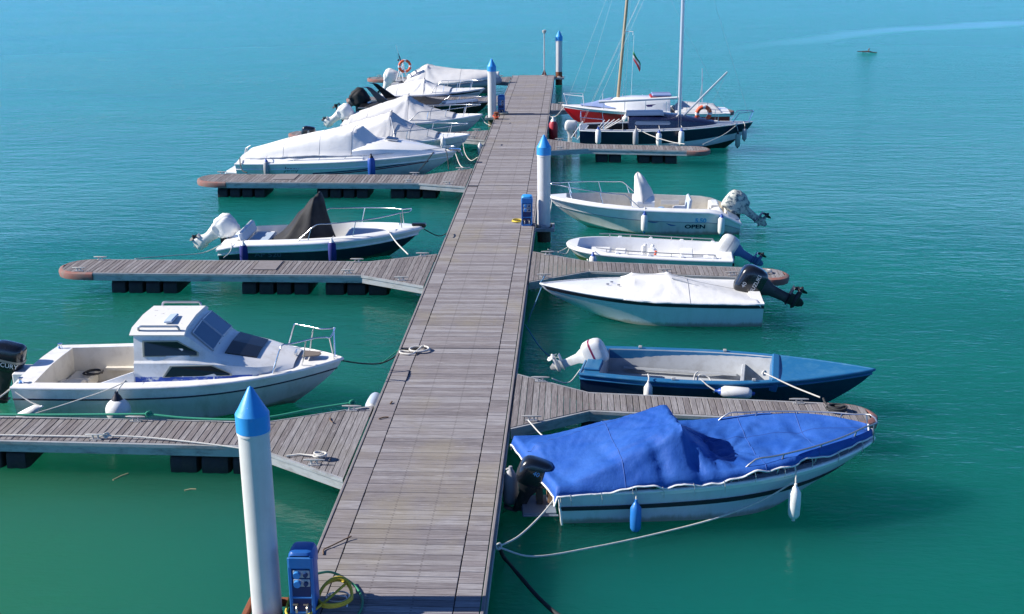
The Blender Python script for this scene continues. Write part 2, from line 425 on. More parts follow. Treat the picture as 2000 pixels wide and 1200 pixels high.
# ================================================================= WATER
def water():
    m, nt, b = newmat('harbour_water')
    L = nt.links
    pos = nt.nodes.new('ShaderNodeNewGeometry').outputs['Position']
    sep = nt.nodes.new('ShaderNodeSeparateXYZ'); L.new(pos, sep.inputs[0])
    big = noi(nt, coords(nt, (0.05, 0.09, 1)), 1.0, 4, 0.55)
    c = ramp(nt, big, [(0.3, (0.004, 0.105, 0.090)), (0.7, (0.006, 0.145, 0.112))])
    dp = N(nt, 'ShaderNodeMapRange', interpolation_type='SMOOTHSTEP'); L.new(sep.outputs[1], dp.inputs[0]); dp.inputs[1].default_value = 16; dp.inputs[2].default_value = 85
    c = mix(nt, dp.outputs[0], c, (0.007, 0.195, 0.185))  # bluer deep water, with some of the sky's reflection put into the colour
    sh = N(nt, 'ShaderNodeMapRange', interpolation_type='SMOOTHSTEP'); L.new(sep.outputs[0], sh.inputs[0]); sh.inputs[1].default_value = 1.0; sh.inputs[2].default_value = -11.0
    sh2 = N(nt, 'ShaderNodeMapRange', interpolation_type='SMOOTHSTEP'); L.new(sep.outputs[1], sh2.inputs[0]); sh2.inputs[1].default_value = 34; sh2.inputs[2].default_value = 12
    shm = N(nt, 'ShaderNodeMath', operation='MULTIPLY'); L.new(sh.outputs[0], shm.inputs[0]); L.new(sh2.outputs[0], shm.inputs[1])
    c = mix(nt, shm.outputs[0], c, (0.024, 0.150, 0.080))
    L.new(c, b.inputs['Base Color'])
    b.inputs['Roughness'].default_value = 0.04
    b.inputs['IOR'].default_value = 1.333
    b.inputs['Subsurface Weight'].default_value = 1.0
    b.inputs['Subsurface Radius'].default_value = (0.35, 1.0, 0.85)
    b.inputs['Subsurface Scale'].default_value = 28.0
    b.inputs['Specular IOR Level'].default_value = 0.11
    # ripples: crossed short waves, larger further out where the wind reaches; calm between the boats
    w1 = noi(nt, coords(nt, (0.6, 1.6, 1)), 1.3, 3, 0.55)
    w2 = noi(nt, coords(nt, (1.4, 3.4, 1)), 2.4, 3, 0.6)
    w3 = noi(nt, coords(nt, (0.10, 0.30, 1)), 1.0, 2, 0.5)
    h = N(nt, 'ShaderNodeMath', operation='MULTIPLY_ADD'); L.new(w1, h.inputs[0]); h.inputs[1].default_value = 1.0
    h2 = N(nt, 'ShaderNodeMath', operation='MULTIPLY'); L.new(w2, h2.inputs[0]); h2.inputs[1].default_value = 0.5
    L.new(h2.outputs[0], h.inputs[2])
    h3 = N(nt, 'ShaderNodeMath', operation='MULTIPLY_ADD'); L.new(w3, h3.inputs[0]); h3.inputs[1].default_value = 0.9
    L.new(h.outputs[0], h3.inputs[2])
    # wind reach: nothing near the berths (|x| small, y small), full further out
    ax = N(nt, 'ShaderNodeMath', operation='ADD'); L.new(sep.outputs[0], ax.inputs[0]); ax.inputs[1].default_value = 2.3
    ab = N(nt, 'ShaderNodeMath', operation='ABSOLUTE'); L.new(ax.outputs[0], ab.inputs[0])
    s1 = N(nt, 'ShaderNodeMapRange', interpolation_type='SMOOTHSTEP'); s1.inputs[1].default_value = 6; s1.inputs[2].default_value = 22; L.new(ab.outputs[0], s1.inputs[0])
    s2 = N(nt, 'ShaderNodeMapRange', interpolation_type='SMOOTHSTEP'); s2.inputs[1].default_value = 18; s2.inputs[2].default_value = 75; L.new(sep.outputs[1], s2.inputs[0])
    mx = N(nt, 'ShaderNodeMath', operation='MAXIMUM'); L.new(s1.outputs[0], mx.inputs[0]); L.new(s2.outputs[0], mx.inputs[1])
    am = N(nt, 'ShaderNodeMath', operation='MULTIPLY', use_clamp=True); L.new(mx.outputs[0], am.inputs[0]); L.new(s2.outputs[0], am.inputs[1])
    amp = N(nt, 'ShaderNodeMapRange'); amp.inputs[3].default_value = 0.03; amp.inputs[4].default_value = 0.5
    L.new(am.outputs[0], amp.inputs[0])
    rg = N(nt, 'ShaderNodeMapRange'); L.new(s2.outputs[0], rg.inputs[0]); rg.inputs[3].default_value = 0.04; rg.inputs[4].default_value = 0.13; L.new(rg.outputs[0], b.inputs['Roughness'])
    # a calm slick drifting across the open water: y = f(x)
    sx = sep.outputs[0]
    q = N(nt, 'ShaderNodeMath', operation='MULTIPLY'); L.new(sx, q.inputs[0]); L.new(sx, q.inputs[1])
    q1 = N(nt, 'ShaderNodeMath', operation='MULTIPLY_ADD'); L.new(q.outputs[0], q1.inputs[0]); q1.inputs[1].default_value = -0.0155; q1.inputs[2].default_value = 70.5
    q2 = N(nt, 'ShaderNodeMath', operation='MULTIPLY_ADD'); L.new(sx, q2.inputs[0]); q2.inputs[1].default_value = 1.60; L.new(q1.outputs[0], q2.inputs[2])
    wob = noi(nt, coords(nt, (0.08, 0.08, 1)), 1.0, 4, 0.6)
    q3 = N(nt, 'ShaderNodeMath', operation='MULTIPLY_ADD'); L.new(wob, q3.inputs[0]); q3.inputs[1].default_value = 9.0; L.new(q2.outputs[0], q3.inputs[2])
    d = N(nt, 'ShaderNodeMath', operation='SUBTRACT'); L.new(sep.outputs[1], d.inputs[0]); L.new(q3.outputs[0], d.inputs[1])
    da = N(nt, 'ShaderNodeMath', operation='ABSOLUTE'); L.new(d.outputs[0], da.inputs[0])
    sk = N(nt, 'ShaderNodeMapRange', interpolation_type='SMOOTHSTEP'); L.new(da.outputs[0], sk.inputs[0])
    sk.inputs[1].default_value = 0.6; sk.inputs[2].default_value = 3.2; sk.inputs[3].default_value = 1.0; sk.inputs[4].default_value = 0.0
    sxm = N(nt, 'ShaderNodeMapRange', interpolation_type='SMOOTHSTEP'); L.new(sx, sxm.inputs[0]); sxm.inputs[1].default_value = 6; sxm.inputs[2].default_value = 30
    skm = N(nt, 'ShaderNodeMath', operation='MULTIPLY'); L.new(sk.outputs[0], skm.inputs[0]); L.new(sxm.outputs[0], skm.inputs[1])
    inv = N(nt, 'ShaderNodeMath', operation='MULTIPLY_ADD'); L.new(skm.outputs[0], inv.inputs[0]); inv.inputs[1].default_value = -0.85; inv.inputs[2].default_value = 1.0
    pat = ramp(nt, noi(nt, coords(nt, (.035, .07, 1)), 1.0, 4, .6), [(.35, .35), (.65, 1.5)])
    ap = N(nt, 'ShaderNodeMath', operation='MULTIPLY'); L.new(amp.outputs[0], ap.inputs[0]); L.new(pat, ap.inputs[1])
    fin = N(nt, 'ShaderNodeMath', operation='MULTIPLY'); L.new(ap.outputs[0], fin.inputs[0]); L.new(inv.outputs[0], fin.inputs[1])
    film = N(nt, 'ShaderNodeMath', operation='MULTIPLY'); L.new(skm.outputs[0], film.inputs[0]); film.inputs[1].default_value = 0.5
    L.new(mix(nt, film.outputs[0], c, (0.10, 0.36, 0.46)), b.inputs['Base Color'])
    bm = nt.nodes.new('ShaderNodeBump'); bm.inputs['Strength'].default_value = 1.0
    L.new(fin.outputs[0], bm.inputs['Distance']); L.new(h3.outputs[0], bm.inputs['Height']); L.new(bm.outputs[0], b.inputs['Normal'])
    mb = MB().box((0, 2000, -50), (6000, 6000, 100))
    o = mb.build('water', m)
    o['kind'] = 'structure'
    return o
water()

# ================================================================= MAIN PONTOON
XL, XR, DZ = -3.46, -1.05, 0.55
PITCH = 0.145
def plank_mesh(name, lx, ly, th, m):
    """one board, top edges eased"""
    e = 0.004; x, y = lx / 2, ly / 2
    vs = [(-x, -y, -th), (x, -y, -th), (x, y, -th), (-x, y, -th), (-x, -y, -e), (x, -y, -e), (x, y, -e), (-x, y, -e), (-x + e, -y + e, 0), (x - e, -y + e, 0), (x - e, y - e, 0), (-x + e, y - e, 0)]
    fs = [(0, 3, 2, 1)]
    for a in (0, 4): fs += [(a + i, a + (i + 1) % 4, a + 4 + (i + 1) % 4, a + 4 + i) for i in range(4)]
    fs.append((8, 9, 10, 11))
    b = MB(); b.add(vs, fs)
    return b.mesh(name, m)
BW = 0.33
me_c = plank_mesh('plank', XR - XL - 2 * BW - 0.13, PITCH - 0.009, 0.03, wood_x)
me_r = plank_mesh('plank', BW - 0.012, PITCH - 0.009, 0.03, wood_x)
me_l = plank_mesh('plank', BW - 0.012, PITCH * 2 - 0.009, 0.03, wood_x)
def pontoon(y0, y1, label):
    t = thing('pontoon_section', label, 'pontoon', ((XL + XR) / 2, y0, 0), 0, 'sections of the central pontoon')
    n = int((y1 - y0 - 0.02) / PITCH)
    w = XR - XL
    xin = w / 2 - 0.055
    for i in range(n):
        y = (i + 0.5) * PITCH + 0.01
        p = link('plank', me_c, t, (random.uniform(-.003, .003), y, DZ + random.uniform(-.003, .002)))
        p.rotation_euler = (random.uniform(-.006, .006), random.uniform(-.001, .001), random.uniform(-.0012, .0012))
        p = link('plank', me_r, t, (xin - BW / 2, y, DZ + random.uniform(-.003, .002)))
        p.rotation_euler = (random.uniform(-.006, .006), 0, 0)
        if i % 2 == 0 and i + 1 < n:
            p = link('plank', me_l, t, (-xin + BW / 2, y + PITCH / 2, DZ + random.uniform(-.003, .002)))
            p.rotation_euler = (random.uniform(-.003, .003), 0, 0)
    L = y1 - y0 - 0.02
    for s in (-1, 1):
        MB().box((s * (w / 2 - 0.024), L / 2, DZ - 0.09), (0.045, L, 0.19), bev=0.008).build('edge_beam', M_frame, t)
        MB().box((s * (w / 2 + 0.012), L / 2, DZ - 0.13), (0.02, L - .01, 0.09)).build('side_channel', M_alu, t)
    MB().box((0, L / 2, DZ - 0.075), (w - 0.2, L, 0.08)).build('joist_frame', M_float, t)
    y = 0.6
    while y + 2.2 < L + .3:
        b = MB()
        b.box((0, y + 1.0, 0.12), (w - 0.35, 2.0, 0.66), bev=0.08)
        b.build('float', M_float, t)
        y += 2.9
    return t
SEC = [(10.4, 23.05), (23.05, 39.2), (39.2, 55.3), (55.3, 70.35)]
sec1 = pontoon(*SEC[0], 'nearest length of the wide plank pontoon, this side of the dark joint')
sec2 = pontoon(*SEC[1], 'length of the wide plank pontoon carrying the white rope coil, beyond the dark joint')
sec3 = pontoon(*SEC[2], 'length of the wide plank pontoon between the blue-capped pile amid boats and the red fender')
sec4 = pontoon(*SEC[3], 'far end length of the wide plank pontoon carrying the thin light pole')

# pile guides, fixed to the pontoon sections
def guide(sec, secy, px, py, side, m1):
    o = ((XL + XR) / 2, secy)
    b = MB()
    x = px - o[0]; y = py - o[1]
    for dy in (-0.30, 0.30): b.box((x - side * 0.04, y + dy, 0.40), (0.56, 0.07, 0.11), bev=.01)
    b.box((x + side * 0.27, y, 0.40), (0.07, 0.67, 0.11), bev=.01)
    b.box((x - side * 0.30, y, 0.32), (0.10, 0.66, 0.22))
    for dy in (-.2, .2): b.lathe([(.045, -.09), (.055, -.03), (.055, .03), (.045, .09)], (x + side * .0, y + dy * 1.2, .47), 'x', 10)
    return b.build('pile_guide', m1, sec)
PILES = [(-3.79, 13.3, 3.47), (-0.80, 34.0, 3.07), (-3.63, 55.0, 3.04), (-0.80, 70.2, 3.04)]
guide(sec1, SEC[0][0], PILES[0][0], PILES[0][1], -1, M_rust)
guide(sec2, SEC[1][0], PILES[1][0], PILES[1][1], 1, M_alu)
guide(sec3, SEC[2][0], PILES[2][0], PILES[2][1], -1, M_alu)
guide(sec4, SEC[3][0], PILES[3][0], PILES[3][1], 1, M_galv)

# ================================================================= PILES
PLAB = ['nearest steel pile with blue cone cap beside the near blue pedestal',
        'steel pile with blue cone cap beside the boat lettered OPEN',
        'steel pile with blue cone cap among the canvas covered boats, near the far pedestal',
        'farthest steel pile with blue cone cap and rusty collar at the pontoon end']
for (px, py, zt), lab in zip(PILES, PLAB):
    t = thing('mooring_pile', lab, 'pile', (px, py, 0), 0, 'blue capped piles along the pontoon')
    r = 0.187
    MB().lathe([(r, 0.42), (r, 1.2), (r, 2.0), (r, zt - 0.54)], n=28).build('post', M_pile, t, True)
    rs = M_rust if py > 60 else M_pile
    MB().lathe([(r + .004, -3.0), (r + .004, 0.05), (r + .004, 0.43 if py < 60 else 0.75)], n=28).build('foot', M_pilelow if py < 60 else M_rust, t, True)
    MB().lathe([(r + .012, zt - .60), (r + .014, zt - .57), (r + .002, zt - .55)], n=28).build('cap_collar', M_pile, t, True)
    MB().lathe([(r + 0.016, zt - 0.56), (r + 0.016, zt - 0.34), (r * .90, zt - 0.285), (0.03, zt - .02), (0.006, zt)], n=28).build('cap', M_capblue, t, True, 25)

# ================================================================= FINGERS
FW_ = 0.112
def finger(label, side, xtip, yr, yt, w, yN, yF, fl, floats, cleats, wood_gap=0.011, bumper=M_bumper, mat_strip=None):
    """a finger pontoon: boards across it, flared where it joins the pontoon, rounded at its tip.
    yr/yt = centre line at the root / tip, yN/yF = near / far edge at the pontoon, fl = length of the flare"""
    xr = (XR + 0.03) if side > 0 else (XL - 0.03)
    t = thing('finger_pontoon', label, 'pontoon', (xr, yr, 0), 0, 'side fingers of the pontoon')
    Ltot = abs(xtip - xr)
    def edges(u):            # u = distance from the pontoon
        yc = lerp(yr, yt, u / Ltot) - yr
        hw = w / 2
        a, b = yc - hw, yc + hw
        if u < fl:
            k = u / fl
            a = lerp(yN - yr, lerp(yr, yt, fl / Ltot) - yr - hw, k); b = lerp(yF - yr, lerp(yr, yt, fl / Ltot) - yr + hw, k)
        rr = w * 0.62
        if u > Ltot - rr:
            k = clamp((u - (Ltot - rr)) / rr)
            h2 = hw * math.sqrt(max(0.0, 1 - k ** 2.3))
            a, b = yc - h2, yc + h2
        return a, b
    n = int(Ltot / FW_)
    std = plank_mesh('plank', FW_ - wood_gap, w, 0.03, wood_y)
    for i in range(n):
        u0 = i * FW_ + wood_gap / 2; u1 = (i + 1) * FW_ - wood_gap / 2
        um = (u0 + u1) / 2
        zz = DZ - 0.01 + random.uniform(-.003, .003)
        if fl < um < Ltot - w * 0.62:
            a, b = edges(um)
            o = link('plank', std, t, (side * um, (a + b) / 2, zz))
            o.rotation_euler = (0, random.uniform(-.012, .012), random.uniform(-.004, .004))
        else:
            (a0, b0), (a1, b1) = edges(u0), edges(min(u1, Ltot - .01))
            if b1 - a1 < 0.05: continue
            P = [(side * u0, a0), (side * u1, a1), (side * u1, b1), (side * u0, b0)]
            if side < 0: P = P[::-1]
            q = MB(); q.poly([(x, y, -0.03) for x, y in P], 0.03)
            q.build('plank', wood_y, t, loc=(0, 0, zz))
    # side channels
    for sgn in (0, 1):
        us = [0.01, fl] + [fl + (Ltot - w * .62 - fl) * k / 6 for k in range(1, 7)]
        seg = [(us[0], us[1])] + [(us[1], us[-1])]
        for (ua, ub), nm in zip(seg, ('flare_channel', 'side_channel')):
            ya, yb = edges(ua)[sgn], edges(ub)[sgn]
            o_ = 0.022 if sgn else -0.022
            q = MB()
            for z0, z1, th in ((0.335, 0.515, 0.03), (0.475, 0.53, 0.07)):
                P = [(side * ua, ya + o_ - th / 2, z0), (side * ub, yb + o_ - th / 2, z0), (side * ub, yb + o_ + th / 2, z0), (side * ua, ya + o_ + th / 2, z0)]
                if side < 0: P = P[::-1]
                q.poly(P, z1 - z0)
            q.build(nm, M_alu, t)
    # inner frame under the boards
    q = MB()
    for u in np.arange(0.3, Ltot - w * .7, 0.9):
        a, b = edges(u); q.box((side * u, (a + b) / 2, 0.42), (0.06, b - a - 0.02, 0.10))
    q.build('cross_frame', M_float, t)
    # floats: rows of black drums
    for (ua, ub) in floats:
        a, b = edges((ua + ub) / 2)
        a, b = edges(max(fl, ua)) if ua > fl * .5 else (a, b)
        nd = max(2, round((ub - ua) / 0.46)); dl = (ub - ua) / nd
        for k in range(nd):
            yc_ = (edges(max(ua + dl * k, fl))[0] + edges(max(ua + dl * k, fl))[1]) / 2
            q = MB()
            hw = w / 2 - 0.02
            prof = [(hw * .80, -dl / 2 + .015), (hw * .97, -dl / 2 + .05), (hw, -dl * .2), (hw * .96, 0), (hw, dl * .2), (hw * .97, dl / 2 - .05), (hw * .80, dl / 2 - .015)]
            rings = []
            for rr_, hx in prof:
                rings.append([(hx, math.copysign(abs(math.cos(an)) ** .5, math.cos(an)) * rr_, math.copysign(abs(math.sin(an)) ** .5, math.sin(an)) * 0.34 * rr_ / hw) for an in [2 * PI * j / 16 for j in range(16)]])
            q.loft(rings, True, True)
            q.build('float', M_float, t, True, 50, loc=(side * (ua + dl * (k + .5)), yc_, 0.02))
    # rubber bumper round the tip
    pts = []
    us = [Ltot - w * .62 - .25] + [Ltot - w * .62 + w * .62 * k for k in (0, .3, .55, .75, .88, .96, .995)]
    A = [(side * u, edges(u)[0] - .03, 0.44) for u in us]; B = [(side * u, edges(u)[1] + .03, 0.44) for u in us]
    pts = A + [(side * (Ltot + .02), (A[-1][1] + B[-1][1]) / 2, .44)] + B[::-1]
    q = MB()
    rings = []
    pv = [Vector(p) for p in pts]
    for i, p in enumerate(pv):
        d = (pv[min(i + 1, len(pv) - 1)] - pv[max(i - 1, 0)]).normalized(); nn = Vector((d.y, -d.x, 0)) * (1 if side > 0 else -1)
        rings.append([p + nn * .0 + Vector((0, 0, -.10)), p + nn * .06 + Vector((0, 0, -.08)), p + nn * .075, p + nn * .06 + Vector((0, 0, .07)), p + Vector((0, 0, .10)), p - nn * .03 + Vector((0, 0, .10)), p - nn * .03 + Vector((0, 0, -.10))])
    q.loft(rings, True, True)
    q.build('tip_bumper', bumper, t, True, 50)
    for (u, sg) in cleats:
        a, b = edges(u)
        y = (a + .075) if sg < 0 else (b - .075)
        q = MB(); z = DZ - .008
        q.box((0, 0, z + .008), (.20, .07, .016))
        for k in (-.045, .045): q.lathe([(.022, 0), (.016, .03), (.018, .075)], (k, 0, z), n=8)
        q.tube([(-.17, 0, z + .085), (-.10, 0, z + .088), (0, 0, z + .085), (.10, 0, z + .088), (.17, 0, z + .085)], [.011, .017, .02, .017, .011], 8)
        q.build('cleat', M_galv, t, True, 50, loc=(side * u, y, 0))
    if mat_strip:
        u0, u1 = mat_strip
        a, b = edges((u0 + u1) / 2)
        MB().box((side * (u0 + u1) / 2, lerp(a, b, .62), DZ + .003), (u1 - u0, (b - a) * .7, .012)).build('patch_board', M_frame if side < 0 else M_alu, t)
    return t
finger('plank finger beside the white cabin boat, green rope along its edge', -1, -12.9, 18.62, 18.85, 0.95, 17.0, 19.95, 1.75, [(1.6, 3.2), (5.6, 7.3), (7.9, 9.0)], [(1.9, 1), (.55, -1), (.35, 1), (4.0, 1), (4.4, -1)])
finger('long plank finger in front of the navy hulled boat, dark patch board on top', -1, -12.85, 29.05, 29.15, 1.2, 27.55, 30.45, 1.65, [(1.0, 2.6), (2.95, 4.7), (6.25, 8.0)], [(.35, 1), (1.95, 1), (2.0, -1), (.6, -1), (8.6, 1), (8.75, -1)], mat_strip=(3.85, 4.45))
finger('plank finger in front of the long cruiser lettered Jenny', -1, -12.7, 40.3, 40.45, 1.35, 39.1, 42.2, 1.6, [(1.0, 2.6), (3.3, 5.1), (6.8, 8.5)], [(.6, -1), (.4, 1), (1.9, 1), (1.95, -1), (8.6, 1)], mat_strip=(5.9, 6.6))
finger('plank finger behind the first tented white boat past the cruiser', -1, -11.7, 49.4, 49.9, 1.2, 48.2, 50.6, 1.5, [(1.2, 2.8), (4, 5.6), (6.2, 7.4)], [(.5, -1), (.5, 1), (7.6, 1)])
finger('plank finger mostly hidden between the black boat and the white tented boat', -1, -11.2, 60.4, 60.6, 1.2, 59.4, 61.6, 1.5, [(1.2, 2.8), (4, 5.6)], [(.5, -1), (.6, 1)])
finger('last plank finger behind the inflatable with the lifebuoy, at the pontoon end', -1, -11.55, 68.3, 69.2, 1.2, 67.1, 69.7, 1.5, [(1.2, 2.8), (4, 5.6), (6, 7.2)], [(.5, -1), (.6, 1), (7.5, 1)])
finger('plank finger between the blue tarpaulin boat and the blue open boat', 1, 5.22, 20.42, 19.83, 0.80, 19.05, 21.62, 1.35, [(1.2, 2.6), (3.4, 5.0)], [(.45, 1), (.35, -1), (5.05, 1)])
finger('plank finger between the white dinghy and the boat with the black engine', 1, 5.2, 29.55, 28.75, 0.85, 27.95, 30.75, 1.45, [(1.2, 2.6), (3.6, 5.2)], [(.4, 1), (.35, -1), (4.9, -1), (3.3, -1)])
finger('plank finger in front of the navy sailing boat', 1, 5.15, 46.95, 46.2, 0.95, 45.8, 48.4, 1.6, [(1.9, 2.9), (3.5, 5.0)], [(.5, 1), (.55, -1), (4.9, 1)])
finger('plank finger behind the red sailing boat, its round tip showing past the stern', 1, 7.3, 57.4, 56.3, 1.0, 56.4, 58.7, 1.5, [(2.0, 3.4), (5, 6.6)], [(.5, 1), (7.6, 1)])

# ================================================================= PEDESTALS
def pedestal(loc, rz, label):
    t = thing('power_pedestal', label, 'pedestal', loc, rz, 'blue service pedestals')
    w, d, h = 0.31, 0.34, 0.86
    def ring(z, k=1.0, yo=0.0):
        out = []
        for j in range(24):
            a = 2 * PI * j / 24
            c, s = math.cos(a), math.sin(a)
            out.append((math.copysign(abs(c) ** .45, c) * w / 2 * k, math.copysign(abs(s) ** .45, s) * d / 2 * k + yo, z))
        return out
    MB().loft([ring(0, 1.03), ring(.03, 1.03), ring(.06), ring(h - .22)], True, True).build('housing', M_pedblue, t, True, 35)
    MB().loft([ring(h - .22, 1.06), ring(h - .12, 1.07), ring(h - .05, 1.0), ring(h - .015, .86), ring(h, .6)], True, True).build('hood', M_capblue if rz == 0.001 else M_pedblue, t, True, 35)
    y = -d / 2
    q = MB()
    for x in (-.135, .135): q.box((x, y - .004, h * .48), (.04, .03, h * .9), bev=.01)
    q.box((0, y - .004, .25), (.24, .028, .03), bev=.008); q.box((0, y - .004, h - .13), (.29, .045, .17), bev=.02)
    q.box((0, y - .004, .03), (.25, .028, .06), bev=.008)
    q.build('front_frame', M_pedlight, t)
    MB().box((0, y + .002, .38), (.24, .02, .66)).build('recess_panel', M_peddark, t)
    for z in (.58, .46):
        s_ = MB().box((.01, y - .012, z), (.20, .02, .10), bev=.006).build('socket_plate', M_sockw, t)
        MB().lathe([(.043, -.05), (.046, -.02), (.042, 0)], (-.04, y - .02, z), 'y', 14).build('socket_flap', M_sock, s_, True)
        MB().lathe([(.028, -.035), (.03, -.01), (.026, 0)], (.065, y - .02, z), 'y', 12).build('breaker_window', M_peddark, s_, True)
    for x in (-.06, .07):
        q = MB()
        q.tube(smoothpts([(x, y + .01, .16), (x, y - .05, .16), (x + .0, y - .085, .145), (x, y - .09, .09)], 4), .014, 8)
        q.box((x - .02, y - .055, .182), (.06, .014, .014))
        q.build('water_tap', M_brass, t, True)
    return t
pedestal((-3.27, 13.22, DZ), 0.0, 'near blue service pedestal with sockets and taps, yellow hose at its foot')
pedestal((-1.27, 33.72, DZ), 0.001, 'blue service pedestal beside the pile next to the boat lettered OPEN')
pedestal((-3.22, 55.2, DZ), 0.0, 'far blue service pedestal beside the pile amid the tented boats')

# light pole at the end of the pontoon
t = thing('light_pole', 'thin bare light pole standing on the pontoon end', 'light pole', (-1.63, 70.1, DZ))
MB().lathe([(.16, 0), (.16, .02), (.05, .04), (.038, .3), (.033, 2.35)], n=10).build('pole', M_mastwood if False else M_galv, t, True)
q = MB()
for k in range(4):
    a = k * PI / 2 + .4
    q.poly([(.03 * math.cos(a), .03 * math.sin(a), .03), (.15 * math.cos(a), .15 * math.sin(a), .03), (.03 * math.cos(a), .03 * math.sin(a), .32)], .012, (-math.sin(a), math.cos(a), 0))
q.build('base_gusset', M_rust, t)
MB().lathe([(.03, 2.33), (.09, 2.36), (.12, 2.44), (.12, 2.5), (.03, 2.54)], n=12).build('lamp_head', M_galv, t, True)

# ================================================================= BOAT TOOLS
class Hull:
    """lofted planing hull in boat space: x forward from the transom, y to port, z up from the waterline"""
    def __init__(s, L, B, fs, fb, rake=0.6, dr=0.28, tr=0.9, tm=0.42, bp=2.2, bq=0.9, ch=0.34, cy=0.9, sp=1.8, fl=0.8, trk=0.0, zc0=-0.03, ck=0.36, sd=0.0):
        s.__dict__.update(locals())
    def hb(s, t):
        if t < s.tm: return s.B / 2 * (s.tr + (1 - s.tr) * math.sin(PI / 2 * t / s.tm))
        return s.B / 2 * max(0.0, 1 - ((t - s.tm) / (1 - s.tm)) ** s.bp) ** s.bq
    def zs(s, t): return s.fs + (s.fb - s.fs) * t ** s.sp - s.sd * max(0.0, 1 - t / .16) ** 1.6
    def pt(s, t, q, off=0.0):
        hb, zs = s.hb(t), s.zs(t)
        zk = -s.dr * (1 - t ** 5)
        zc = s.zc0 + s.ck * s.fb * t ** 3
        yc = hb * s.cy * (1 - 0.35 * t ** 3)
        if q < s.ch:
            a = q / s.ch; y = yc * a; z = zk + (zc - zk) * a ** 1.2
        else:
            a = (q - s.ch) / (1 - s.ch); y = yc + (hb - yc) * a ** (1 + s.fl * t); z = zc + (zs - zc) * a
        h = (z + s.dr) / (zs + s.dr)
        x = s.L * t - s.rake * max(0.0, 1 - h) ** 1.35 * t ** 3 + s.trk * (1 - h) * (1 - t) ** 3
        return (x, y + off, z)
    def ts(s, n): return [1 - (1 - i / n) ** 1.5 for i in range(n + 1)]
    def side_at(s, x, z):
        """half breadth of the hull side at boat position x, height z"""
        t = clamp(x / s.L)
        for _ in range(6):
            lo, hi = 0.0, 1.0
            for _ in range(16):
                m = (lo + hi) / 2
                if s.pt(t, m)[2] < z: lo = m
                else: hi = m
            p = s.pt(t, lo)
            t = clamp(t + (x - p[0]) / s.L, 0, 0.999)
        return p[1] if abs(p[0] - x) < .05 else 0.0
    def shell(s, parent, mats, bands=(1.0,), n=26, name='hull'):
        qs = sorted(set([0, .1, .2, s.ch * .75, s.ch, s.ch + .02, .42, .5, .58, .66, .74, .82, .9, 1.0] + list(bands)))
        b = MB()
        ts = s.ts(n)
        rows = [[s.pt(t, q) for q in qs] for t in ts]
        for sg in (1, -1):
            vs = [(p[0], p[1] * sg, p[2]) for r in rows for p in r]; k = len(qs)
            for i in range(n):
                for j in range(k - 1):
                    mi = next(m for m, bb in enumerate(bands) if (qs[j] + qs[j + 1]) / 2 <= bb + 1e-6)
                    f = [i * k + j, (i + 1) * k + j, (i + 1) * k + j + 1, i * k + j + 1]
                    if sg > 0: f = f[::-1]
                    b.f.append(tuple(len(b.v) + a for a in f)); b.m.append(mi)
            b.v += vs
        r = rows[0]
        o = len(b.v); k = len(r)
        b.v += [(p[0], p[1], p[2]) for p in r] + [(p[0], -p[1], p[2]) for p in r]
        for j in range(k - 1):
            mi = next(m for m, bb in enumerate(bands) if (qs[j] + qs[j + 1]) / 2 <= bb + 1e-6)
            b.f.append((o + j, o + j + 1, o + k + j + 1, o + k + j)); b.m.append(mi)
        return b.build(name, mats, parent, True, 35)
    def band(s, name, parent, m, q0, q1, t0=0.0, t1=1.0, off=0.008, sides=(1, -1), n=24, transom=False):
        for sg in sides:
            b = MB(); rings = []
            for i in range(n + 1):
                t = lerp(t0, t1, i / n)
                a, c = s.pt(t, q0(t) if callable(q0) else q0), s.pt(t, q1(t) if callable(q1) else q1)
                rings.append([(a[0], (a[1] - .02) * sg, a[2]), (a[0], (a[1] + off) * sg, a[2]), (c[0], (c[1] + off) * sg, c[2]), (c[0], (c[1] - .02) * sg, c[2])])
            b.loft(rings, True, True)
            b.build(name, m, parent, True, 35)
    def rail(s, parent, m, r=0.028, q=1.0, t0=0.0, name='rub_rail', transom=True, n=26, out=0.0, dz=0.0):
        P = []
        for i in range(n + 1):
            t = lerp(t0, 1.0, (1 - (1 - i / n) ** 1.5)); p = s.pt(t, q); P.append((p[0] + (out if i == n else 0), p[1] + out * (1 if i < n else 0), p[2] + dz))
        pts = P + [(p[0], -p[1], p[2]) for p in P[::-1][1:]]
        b = MB(); b.tube(pts, r, 8, closed=False)
        if transom: b.tube([pts[0], pts[-1]], r, 8)
        return b.build(name, m, parent, True, 60)
    def deck(s, parent, mats, xa, xb, w, floor, crown=0.06, name='deck', coam=0.0, ns=30, wb=None, fwd_floor=None, capt=0.02, xfull=None):
        """gunwales, cockpit liner from xa to xb, foredeck beyond; mats = [deck, liner side, sole]"""
        rings = []
        def R_(x, kind):
            t = clamp(x / s.L, 0, 1.0); hb, zs = s.hb(t), s.zs(t); z = zs + capt
            ww = w if wb is None else lerp(w, wb, clamp((x - xa) / (xb - xa)))
            i = max(0.0, hb - ww)
            if kind == 'd':
                return [(x, hb, zs), (x, max(hb - .03, 0), z), (x, i * .8, z + crown * .55 * min(1, hb / (.5 * s.B))), (x, i * .4, z + crown * min(1, hb / (.5 * s.B))), (x, 0, z + crown * 1.15 * min(1, hb / (.5 * s.B)))]
            fz = floor if fwd_floor is None else lerp(floor, fwd_floor, clamp((x - xa) / (xb - xa)) ** 2)
            yf = min(i - .05, s.side_at(x, fz) - .06)
            while yf < .12 and fz < zs - .06:
                fz += .04; yf = min(i - .05, s.side_at(x, fz) - .06)
            return [(x, hb, zs), (x, max(hb - .03, 0), z), (x, i, z + coam), (x, max(0, yf), fz), (x, 0, fz)]
